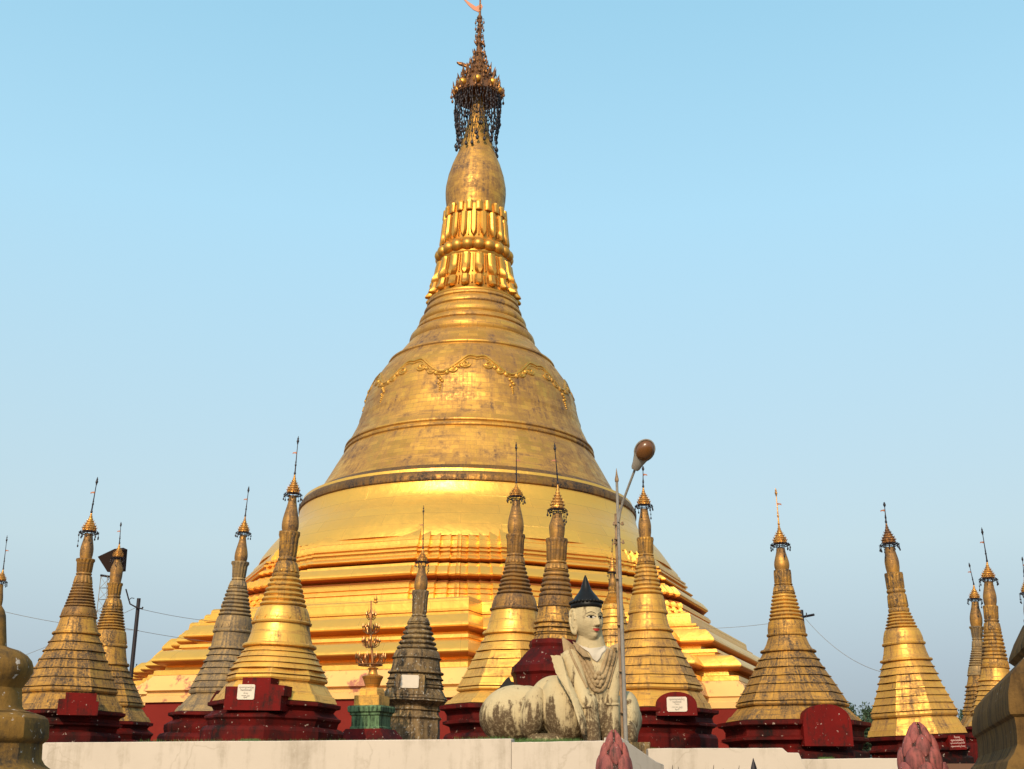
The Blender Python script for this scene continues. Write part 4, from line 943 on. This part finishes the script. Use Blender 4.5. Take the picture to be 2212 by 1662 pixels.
def patch(b, outline, lift, m=7, thick=0.0):
    """surface-hugging patch inside a photo-px outline (fan of rings)"""
    cx_ = sum(p[0] for p in outline) / len(outline); cy_ = sum(p[1] for p in outline) / len(outline); n = len(outline)
    vs = [surf(cx_, cy_, lift)]; fs = []
    for k in range(1, m + 1):
        t = k / m
        for x, y in outline: vs.append(surf(lerp(cx_, x, t), lerp(cy_, y, t), lift if k < m else -.004))
    for i in range(n): fs.append((0, 1 + (i+1) % n, 1 + i))
    for k in range(m - 1):
        for i in range(n):
            a, b_ = 1 + k*n + i, 1 + k*n + (i+1) % n; fs.append((a, b_, b_ + n, a + n))
    b.add(vs, fs)
b = MB(); patch(b, resample([c6(*p) for p in [(486, 735), (530, 770), (590, 815), (628, 880), (672, 912), (705, 870), (722, 830), (762, 795), (745, 752), (690, 765), (600, 775), (540, 755), (486, 735)]], 40)[:-1], .045); b.build('scarf', M['statue_scarf'], stat)
b = MB(); patch(b, resample([c6(*p) for p in [(455, 745), (520, 880), (575, 1020), (612, 1110), (650, 1180), (668, 1150), (662, 1040), (640, 940), (590, 840), (530, 780), (455, 745)]], 36)[:-1], .022)
patch(b, resample([c6(*p) for p in [(832, 775), (806, 890), (768, 1020), (745, 1110), (700, 1185), (678, 1150), (680, 1040), (706, 930), (738, 840), (772, 790), (832, 775)]], 36)[:-1], .022); b.build('collar', M['statue_orn'], stat)
# cuffs of the sleeves
b = MB(); strand(b, [(505, 1262), (530, 1308), (575, 1322), (615, 1312)], .03, m=14); strand(b, [(735, 1283), (790, 1296), (862, 1290)], .03, m=14)
strand(b, [(345, 830), (360, 960), (420, 1100), (480, 1230), (520, 1310)], .022, m=24); b.build('sleeve_hem', M['statue'], stat)
# wing-like strip, shoulder flames (cast slabs with thickness)
def slab(name, pts, dd0, dd1, th, mat, jag=0):
    b = MB(); q_ = [c6(*p) for p in pts]; ys = [p[1] for p in q_]; y0_, y1_ = min(ys), max(ys)
    if jag:
        q2 = []
        rs_ = resample(q_ + [q_[0]], jag)[:-1]; cxx = [sum(p[0] for p in rs_) / len(rs_)]
        for i, p in enumerate(rs_): q2.append((p[0] + (1.6 if i % 2 else 0), p[1] + (1.2 if i % 2 else 0)))
        q_ = q2
    fr = [P(x, y, lerp(dd0, dd1, (y - y0_) / (y1_ - y0_))) for x, y in q_]; bk = [v + Vector((th * .3, th, 0)) for v in fr]; n = len(fr)
    c0 = sum(fr, Vector()) / n + Vector((0, -.05, 0))
    vs = fr + bk + [c0]; fs = [(i, (i+1) % n, 2*n) for i in range(n)] + [(i, n+i, n+(i+1) % n, (i+1) % n) for i in range(n)] + [tuple(range(n, 2*n))]
    b.add(vs, fs); o = b.build(name, M[mat], stat, sharp=50)
    import bmesh
    bm = bmesh.new(); bm.from_mesh(o.data); bmesh.ops.recalc_face_normals(bm, faces=bm.faces); bm.to_mesh(o.data); bm.free(); return o
slab('mane_strip', [(240, 838), (335, 838), (352, 900), (385, 1020), (450, 1160), (505, 1290), (545, 1440), (556, 1565), (530, 1566), (505, 1480), (470, 1370), (430, 1250), (345, 1100), (282, 990)], -.38, -.90, .34, 'statue', jag=60)
slab('shoulder_flame', [(343, 668), (395, 705), (445, 752), (480, 830), (420, 850), (360, 800)], .0, -.1, .25, 'statue_orn')
slab('shoulder_flame', [(442, 710), (500, 745), (560, 800), (600, 860), (540, 850), (480, 790)], -.28, -.36, .25, 'statue_orn')
slab('shoulder_flame', [(762, 792), (800, 748), (862, 728), (868, 800), (862, 880), (820, 900), (780, 850)], .15, .1, .3, 'statue_orn')
# tail / dark mane behind the haunch
b = MB(); q_ = [(1042, 1520), (1060, 1500), (1078, 1486), (1094, 1466), (1100, 1462), (1104, 1472), (1110, 1474), (1112, 1492), (1098, 1496), (1075, 1508), (1056, 1524)]
fr = [P(x, y, 1.2) for x, y in q_]; n = len(fr); bk = [v + Vector((0, .3, 0)) for v in fr]
b.add(fr + bk, [tuple(range(n)), tuple(reversed(range(n, 2*n)))] + [(i, n+i, n+(i+1) % n, (i+1) % n) for i in range(n)]); b.build('tail', M['lacquer'], stat)
# headdress
hat = MB(); hp = [(.475, .33), (.50, .36), (.505, .42), (.49, .47), (.47, .52), (.455, .555), (.43, .58), (.39, .63), (.345, .69), (.29, .75), (.24, .81), (.195, .87), (.175, .90), (.135, 1.0), (.09, 1.13), (.05, 1.24), (.02, 1.31), (0, 1.325)]
hat.lathe([(r * .98, z) for r, z in hp], 40, mat=HM @ Matrix.Translation((0, -.03, 0)) @ Matrix.Diagonal((.90, 1.02, 1, 1)))
ho = hat.build('headdress', M['lacquer'], stat)
b = MB()
for i in range(26):
    t = 2*PI*i/26; b.ball(HM @ Vector((.445*math.cos(t), -.03 + .50*math.sin(t), .50)), .05, 8, 6)
b.build('headdress_studs', M['lacquer'], ho)
b = MB(); b.ball(HM @ Vector((0, -.24, .12)), (.42, .30, .36), 20, 14, HM.to_3x3()); b.build('hair', M['lacquer'], stat)
# painted eyes, brows, lips
hb = BVHTree.FromPolygons(hv, hf)
def hs_(x, z, lift=.008):
    h, nrm, i, d = hb.ray_cast(Vector((x, 2, z)), Vector((0, -1, 0)))
    return HM @ (h + nrm * (lift if nrm.y > 0 else -lift))
def hpatch(b, outline, lift, m=4):
    cx_ = sum(p[0] for p in outline) / len(outline); cz_ = sum(p[1] for p in outline) / len(outline); n = len(outline)
    vs = [hs_(cx_, cz_, lift)]; fs = []
    for k in range(1, m + 1):
        for x, z in outline: vs.append(hs_(lerp(cx_, x, k/m), lerp(cz_, z, k/m), lift))
    for i in range(n): fs.append((0, 1 + i, 1 + (i+1) % n))
    for k in range(m - 1):
        for i in range(n): a, b_ = 1 + k*n + i, 1 + k*n + (i+1) % n; fs.append((a, a + n, b_ + n, b_))
    b.add(vs, fs)
for sx in (-1, 1):
    ex, ez = sx * .158, .022
    b = MB(); hpatch(b, [(ex + 0.104 * math.cos(t), ez + .040 * math.sin(t) * (abs(math.sin(t)) ** .4)) for t in [2*PI*i/20 for i in range(20)]], .012); e_ = b.build('eye', M['eye_white'], stat)
    b = MB(); hpatch(b, [(ex + .008 + 0.042 * math.cos(t), ez + .039 * math.sin(t)) for t in [2*PI*i/14 for i in range(14)]], .016, 2); b.build('iris', M['black_paint'], e_)
    b = MB(); b.tube([hs_(ex + 0.12 * u, ez + .040 * (1 - u*u) + .004 + (.012 if u * sx > .9 else 0), .014) for u in [-1 + i/6 for i in range(13)]], .013, 5); 
    b.tube([hs_(ex + .085 * u, ez - .034 * (1 - u*u), .012) for u in [-1 + i/6 for i in range(13)]], .004, 5); b.build('eyelid_line', M['black_paint'], e_)
    b = MB(); b.tube([hs_(ex + .005*sx + .125 * u, .108 + .055 * (1 - u*u) , .010) for u in [-1 + i/7 for i in range(15)]], [.004 + .007 * (1 - abs(-1 + i/7)) for i in range(15)], 5); b.build('eyebrow', M['black_paint'], stat)
b = MB(); hpatch(b, [(.115 * math.cos(t), -.322 + .018 * abs(math.cos(t)) ** 3 + (.030 if math.sin(t) > 0 else .042) * math.sin(t)) for t in [2*PI*i/24 for i in range(24)]], .010); b.build('lips', M['lip'], stat)
b = MB()
for sx in (-1, 1): b.ball(hs_(sx * .042, -.235, -.002), (.026, .018, .014), 8, 6)
b.build('nostrils', M['lacquer'], stat)
b = MB(); b.box((px(-22), .9, .28), (4.1, 3.4, .56)); b.build('pedestal', M['grey'], stat)

# ------------------------------------------------------------------ lamp post with street lamp
DL = 31.2
LB = at(1352, 1640, DL); LB.z = PLAT
lamp = empty('lamp_post', LB, label='thin steel lamp post with amber lamp on a slanted arm beside the statue', cat='lamp post')
def PL(x, y, dd=0.0): return at(x, y, DL + dd) - LB
LA = lambda y: lerp(1331.5, 1352, (y - 1015) / 580.0)
b = MB(); b.tube([PL(LA(1660), 1660), PL(LA(1300), 1300), PL(LA(1110), 1110), PL(LA(1040), 1040)], [px(4.2), px(3.6), px(3.1), px(2.8)], 10); pole = b.build('pole', M['steel'], lamp)
b = MB(); b.lathe([(px(2.8), 0), (px(4.2), px(2)), (px(4.4), px(6)), (px(2.2), px(16)), (px(.4), px(30))], 10, mat=Matrix.Translation(PL(LA(1042), 1042))); b.build('spike_cap', M['rust_pole'], lamp)
b = MB(); b.tube([PL(LA(1660) - 7, 1660, .12), PL(LA(1300) - 6, 1300, .12), PL(LA(1110) - 4.5, 1110, .1)], px(3.3), 8); b.build('conduit', M['rust_pole'], lamp)
b = MB()
for y in (1165, 1250, 1350, 1450, 1540): b.tube([PL(LA(y) - 9, y, .02), PL(LA(y) + 5, y, .02)], px(1.1), 6); b.box(PL(LA(y) - 3, y, .06), (px(13), .16, px(2.6)))
b.build('clamp', M['rust_pole'], lamp)
for y in (1132, 1172):
    b = MB(); b.tube([PL(LA(y) - 9, y), PL(LA(y) + 9, y)], px(1.2), 6)
    for s in (-9, 9): b.lathe([(px(2.6), -px(3)), (px(3), 0), (px(1.8), px(1.5)), (px(2.4), px(3)), (px(1), px(5))], 8, mat=Matrix.Translation(PL(LA(y) + s, y)))
    b.build('insulator_bracket', M['rust_pole'], lamp)
b = MB(); b.tube([PL(1336, 1128, -.05), PL(1340, 1104, -.1), PL(1346, 1083, -.16), PL(1360, 1045, -.45), PL(1374, 1008, -.7)], px(2.6), 8); b.build('arm', M['steel'], lamp)
p0, p1 = PL(1371, 1015, -.7), PL(1403, 950, -1.15)
ex = (p1 - p0); Lh = ex.length; ex.normalize(); ey = Vector((0, -1, -.55)); ey = (ey - ey.dot(ex) * ex).normalized(); ez = ex.cross(ey)
HMx = Matrix((ez, -ey, ex)).transposed().to_4x4(); HMx.translation = p0
hd = MB(); prof = [(0, .0), (.10, .0), (.135, .06), (.16, .2), (.215, .38), (.262, .55), (.275, .68), (.25, .82), (.17, .93), (.06, .985), (0, .99)]
hd.lathe([(r, z * Lh) for r, z in prof], 28, mat=HMx @ Matrix.Diagonal((.92, .62, 1, 1))); head = hd.build('lamp_housing', M['lamp_body'], lamp)
b = MB(); b.ball(HMx @ Vector((0, -.075, .66 * Lh)), (.235, .19, .31 * Lh), 24, 16, HMx.to_3x3()); b.build('lens', M['lens'], head)
b = MB(); b.tube([HMx @ Vector((.262 * math.cos(t), -.055, (.66 + .335 * math.sin(t)) * Lh)) for t in [2*PI*i/28 for i in range(28)]], .022, 6, closed=True); b.build('lens_rim', M['lamp_body'], head)

# ------------------------------------------------------------------ candelabrum on green pedestal
DC = 44.0; CB = at(800, 1600, DC); CB.z = PLAT
cand = empty('candelabrum', CB, label='tall gilt candelabrum of leafy lamps on a green and red pedestal', cat='candelabrum')
def PCn(x, y): w = at(x, y, DC) - CB; return w
kc = pxm(DC, 4)
zc = lambda y: PCn(800, y).z
b = MB(); sqr = [(math.cos(R(-62) + k*PI/2) * 1.414, math.sin(R(-62) + k*PI/2) * 1.414) for k in range(4)]
def sec(name, lst, mat, par=None, poly=sqr, f=.80):
    b = MB(); b.section([(hw * kc * f, z if z is not None else 0) for hw, z in lst], poly); return b.build(name, M[mat], par or cand, sharp=25)
sec('red_base', [(78, 0), (78, zc(1600)), (64, zc(1585)), (56, zc(1576))], 'red', f=.72)
ped = sec('green_pedestal', [(46, zc(1576) + .003), (46, zc(1572)), (43, zc(1570)), (43, zc(1548)), (47, zc(1546)), (47, zc(1542)), (52, zc(1539)), (53, zc(1530)), (50, zc(1526))], 'green', f=.74)
sec('gilt_block', [(39, zc(1526) + .003), (39, zc(1504)), (28, zc(1503)), (27, zc(1490)), (24, zc(1487))], 'g', f=.74)
b = MB(); b.lathe([(kc * h, zc(y)) for h, y in ((12, 1489), (13, 1487), (16, 1482), (19, 1472), (22, 1466), (23, 1464), (23.5, 1462), (20, 1460), (11, 1457), (9, 1450), (9, 1447), (12, 1445), (10, 1443), (4, 1441))], 20); b.build('cup', M['cup'], cand)
b = MB(); b.tube([(0, 0, zc(1443)), (PCn(801, 1370).x, 0, zc(1370)), (PCn(802, 1298).x, 0, zc(1298))], [.05, .04, .03], 6); stem = b.build('stem', M['bronze'], cand)
def tier(y, rad, n, h):
    b = MB(); z = zc(y); x0_ = PCn(lerp(800, 802, (1443 - y) / 140), y).x
    for k in range(n):
        th = 2*PI*(k + .3)/n; e = Vector((math.cos(th), math.sin(th), 0)); o_ = Vector((x0_, 0, z)); r_ = rad * kc
        b.tube([o_, o_ + e * r_ * .5 - Vector((0, 0, .06)), o_ + e * r_ * .95 + Vector((0, 0, .04)), o_ + e * r_ + Vector((0, 0, h * kc * .45))], .018, 5)
        t_ = o_ + e * r_ + Vector((0, 0, h * kc * .4)); b.lathe([(.012, 0), (.045, h*kc*.18), (.036, h*kc*.4), (.006, h*kc*.7)], 7, mat=Matrix.Translation(t_))
        b.tube([o_ + e * r_ * .55, o_ + e * r_ * .8 + Vector((0, 0, .2)), o_ + e * r_ * .6 + Vector((0, 0, .36))], [.02, .03, .006], 5)
    if rad > 26: b.tube([(x0_ + rad*kc*.8*math.cos(2*PI*i/24), rad*kc*.8*math.sin(2*PI*i/24), z - .05) for i in range(24)], .03, 5, closed=True)
    b.build('branch_tier', M['bronze'], stem)
tier(1434, 32, 10, 22); tier(1396, 19, 7, 18); tier(1366, 18, 6, 18); tier(1336, 11, 4, 14)
b = MB(); b.lathe([(.02, zc(1304)), (.09, zc(1302)), (.09, zc(1300)), (.05, zc(1298)), (.075, zc(1294)), (.04, zc(1289)), (.005, zc(1283))], 10); b.build('finial', M['cup'], stem)

# ------------------------------------------------------------------ pink lotus buds on posts
def lotus(label, D, cxp, tipy, hw, grp):
    w = at(cxp, tipy, D); k = pxm(D, w.z); H = 120 * k; rad = hw * k
    o = empty('lotus_finial', (w.x, D, 0), label=label, cat='lotus finial', group=grp)
    b = MB(); zb = w.z - H
    b.lathe([(rad * 1.15, 0), (rad * 1.15, zb - .12), (rad * 1.3, zb - .1), (rad * 1.3, zb - .02), (rad * .8, zb)], 20); b.build('post', M['white'], o)
    def pr_(t): return rad * (1.0 * max(0, 1 - max(0, t) ** 1.75) ** .72 * (1 if t > .1 else .92 + .8 * t))
    b = MB(); b.lathe([(pr_(t / 12) * .88 + .002, zb + H * .97 * t / 12) for t in range(13)], 20); b.build('core', M['pink_dark'], o)
    rr = random.Random(int(cxp))
    rows = [(-.12, .44, 5), (.15, .43, 5), (.41, .38, 5), (.64, .37, 4)]
    for ri, (t0, ht, n) in enumerate(rows):
        for j in range(n):
            th = 2*PI*(j + .5*(ri % 2))/n - PI/2 + rr.uniform(-.05, .05); vs = []; m, c = 12, 8
            for i in range(m + 1):
                u = i / m; t = t0 + ht * u; wdt = max(.02, 1 - abs(2 * u - 1) ** 2.3) ** .55 * (PI / n) * .80
                base_r = pr_(min(1, t)) * (.88 + .05 * math.sin(PI * u))
                for q_ in range(c + 1):
                    s = -1 + 2 * q_ / c; a = th + s * wdt; r = base_r + rad * .13 * (1 - s*s) + rad * (.0 + .02 * (3 - ri)); r += rad * (.14 * u - .08) - rad * .05 * smooth((u - .8) / .2)
                    vs.append((r * math.cos(a), r * math.sin(a), zb + H * t))
            nf = len(vs); vs2 = vs + [(x * .93, y * .93, z) for x, y, z in vs]; fs = []
            for i in range(m):
                for q_ in range(c): a = i*(c+1)+q_; fs.append((a, a+1, a+c+2, a+c+1)); fs.append((nf+a+c+1, nf+a+c+2, nf+a+1, nf+a))
            for i in range(m):
                a = i*(c+1); fs.append((a + c+1, nf + a + c+1, nf + a, a)); a2 = a + c; fs.append((a2, nf+a2, nf+a2+c+1, a2+c+1))
            b = MB(); b.add(vs2, fs); b.build('petal', M['pink'], o, sharp=60)
    return o
lotus('pink lotus bud finial below the lamp post, in front of the white wall', 17.0, 1325, 1578, 42, 'pink lotus buds on posts')
lotus('taller pink lotus bud finial in front of the golden stupa at right', 16.0, 1980, 1561, 50, 'pink lotus buds on posts')

# spiked iron railing between the buds, only its tips rise into view
DR = 17.5
a_, c_ = at(1385, 1668, DR), at(1620, 1668, DR); rl_ = empty('iron_railing', (0, DR, 0), label='dark iron railing with thin spikes at the bottom edge, right of the lotus bud', cat='railing')
b = MB(); b.tube([(a_.x - .1, 0, a_.z - .2), (c_.x + .4, 0, a_.z - .2)], .02, 6); b.tube([(a_.x - .1, 0, .3), (c_.x + .4, 0, .3)], .02, 6)
b.build('rail', M['iron'], rl_)
b = MB(); rr = random.Random(4)
for i in range(9):
    x = lerp(a_.x, c_.x, (i + rr.uniform(-.25, .25)) / 8); h = a_.z + rr.uniform(.03, .11); ln = rr.uniform(-.05, .05)
    b.tube([(x, 0, .05), (x, 0, a_.z - .1), (x + ln, 0, h)], [.012, .012, .003], 5)
b.build('spikes', M['iron'], rl_)
fz = at(1627, 1638, DR); b = MB(); b.lathe([(.02, .0), (.02, fz.z - .3), (.055, fz.z - .22), (.04, fz.z - .12), (.018, fz.z - .05), (.004, fz.z)], 8, center=(fz.x, 0)); b.build('spear_finial', M['iron'], rl_)

# ------------------------------------------------------------------ utility poles, floodlight mast, cables
DU = 78.0
UB = at(281, 1480, DU); ut = at(300, 1293, DU); ub = Vector((lerp(ut.x, UB.x, (ut.z - PLAT) / (ut.z - UB.z)), DU, PLAT))
up_ = empty('utility_pole', ub, label='dark utility pole with crooked bracket, right of the far-left stupas', cat='utility pole')
ku = pxm(DU, 10); tv = ut - ub
b = MB(); b.tube([(0, 0, 0), tv], [5.2 * ku, 4.2 * ku], 10); b.build('pole', M['iron'], up_)
b = MB(); q_ = [at(x, y, DU - .3) - ub for x, y in ((297, 1313), (290, 1310), (281, 1305), (278, 1295), (272, 1273))]; b.tube(q_, 1.7 * ku, 6)
b.tube([at(x, y, DU - .3) - ub for x, y in ((297, 1313), (308, 1316))], 1.6 * ku, 6); b.ball(at(308, 1313, DU - .3) - ub, 2 * ku, 8, 6)
b.tube([at(x, y, DU - .3) - ub for x, y in ((278, 1297), (284, 1292), (290, 1293))], .9 * ku, 5); b.build('bracket', M['iron'], up_)
DU2 = 85.0; w2 = at(1738, 1318, DU2); up2 = empty('utility_pole', (w2.x, DU2, PLAT), label='utility pole hidden behind the mouldy golden stupa, its dark crossarm showing', cat='utility pole')
ku2 = pxm(DU2, 14)
b = MB(); b.tube([(0, 0, 0), (at(1731, 1318, DU2).x - w2.x, 0, w2.z - PLAT)], [5 * ku2, 4 * ku2], 8); b.build('pole', M['iron'], up2)
b = MB(); a_, c_ = at(1700, 1340, DU2) - up2.location, at(1759, 1328, DU2) - up2.location; b.tube([a_, c_], 2.6 * ku2, 4)
b.tube([at(1742, 1334, DU2 - .2) - up2.location, at(1742, 1324, DU2 - .2) - up2.location], 1.2 * ku2, 5); b.build('crossarm', M['iron'], up2)
DT = 72.0; w = at(228, 1250, DT); fm = empty('floodlight_mast', (w.x, DT, PLAT), label='lattice mast with a brown floodlight box, behind the far-left stupas', cat='mast')
kt = pxm(DT, 14); L0 = Vector((w.x, DT, PLAT))
def PT(x, y, d=0): return at(x, y, DT + d) - L0
b = MB(); legs = [((218, 1246), (192, 1470), 0), ((232, 1244), (225, 1470), -.6), ((240, 1246), (246, 1470), .5)]
for (t_, bt, d) in legs: b.tube([PT(*t_, d * .5), PT(*bt, d)], .8 * kt, 5)
for i in range(9):
    for (l1, l2) in ((0, 1), (1, 2), (2, 0)):
        f1, f2 = i / 9, (i + 1) / 9
        A1 = PT(lerp(legs[l1][0][0], legs[l1][1][0], f1), lerp(legs[l1][0][1], legs[l1][1][1], f1), legs[l1][2]); B1 = PT(lerp(legs[l2][0][0], legs[l2][1][0], f2), lerp(legs[l2][0][1], legs[l2][1][1], f2), legs[l2][2])
        b.tube([A1, B1], .5 * kt, 4); A2 = PT(lerp(legs[l2][0][0], legs[l2][1][0], f1), lerp(legs[l2][0][1], legs[l2][1][1], f1), legs[l2][2]); b.tube([A1, A2], .5 * kt, 4)
b.build('lattice', M['steel'], fm)
b = MB(); q_ = [(211, 1203), (247, 1186), (256, 1190), (252, 1238), (232, 1236)]; fr = [PT(x, y, -.4) for x, y in q_]; bk = [v + Vector((.25, .9, .25)) for v in fr]; n = 5
b.add(fr + bk, [tuple(range(n))[::-1], tuple(range(n, 2*n))] + [(i, (i+1) % n, n+(i+1) % n, n+i) for i in range(n)]); b.build('floodlight_box', M['box_paint'], fm)
b = MB(); b.tube([PT(217, 1243), PT(236, 1246), PT(246, 1243)], 2.4 * kt, 4); b.build('cross_beam', M['iron'], fm)
def cable(p, q_, D1, D2, sag, label):
    a, c = at(p[0], p[1], D1), at(q_[0], q_[1], D2); m = 16; pts = []
    for i in range(m + 1):
        t = i / m; v = a.lerp(c, t); v.z -= sag * 4 * t * (1 - t); pts.append(v - a)
    b = MB(); b.tube(pts, .016, 5); o = b.build('cable', M['steel']); o.location = a; tag(o, label, 'cable')
cable((-40, 1309), (300, 1362), 74, 79, .3, 'thin cable crossing the sky behind the stained stupa at far left')
cable((308, 1317), (560, 1345), 78, 100, .3, 'thin cable leaving the crooked bracket of the left pole')
cable((268, 1357), (560, 1395), 79, 100, .2, 'lower thin cable running right behind the left utility pole')
cable((30, 1425), (300, 1310), 90, 78, .1, 'faint cable climbing from the left finial to the utility pole')
cable((1500, 1358), (1730, 1336), 92, 85, .2, 'thin cable from the great pagoda to the crossarm')
cable((1740, 1337), (1935, 1458), 85, 70, .8, 'slanting thin cable from the crossarm down to the pale stupa')

# ------------------------------------------------------------------ far trees
def tree(label, x, y, D, rad, seed):
    w = at(x, y, D); o = empty('tree', (w.x, D, 0), label=label, cat='tree'); rr = random.Random(seed)
    b = MB(); b.tube([(0, 0, 0), (.2, 0, w.z * .5), (0, .1, w.z)], [.5, .38, .15], 8)
    cl = []
    for k in range(26):
        d = Vector((rr.gauss(0, 1), rr.gauss(0, 1), rr.gauss(0, .8))).normalized() * rad * rr.uniform(.3, 1.0); c = Vector((0, 0, w.z - rad * .35)) + d; cl.append(c)
        b.tube([(0, 0, w.z * .6), c * .5 + Vector((0, 0, w.z * .35)), c], [.14, .08, .03], 4)
    b.build('trunk', M['bark'], o); b = MB()
    for i, c in enumerate(cl): leaf_clump(b, c, rad * rr.uniform(.25, .42), 190, rad * .10, seed * 50 + i)
    b.build('crown', M['leaf2'], o); return o
tree('dark far tree in the gap between the two big stupas at right', 1858, 1560, 150, 3.6, 1)
tree('dark far tree half hidden behind the pale stupa at right', 1893, 1572, 158, 3.6, 2)
tree('small dark far tree at the foot of the left utility pole', 296, 1480, 150, 3.2, 3)
tree('small dark far tree at the far right behind the thin stupas', 2080, 1560, 150, 3.0, 4)
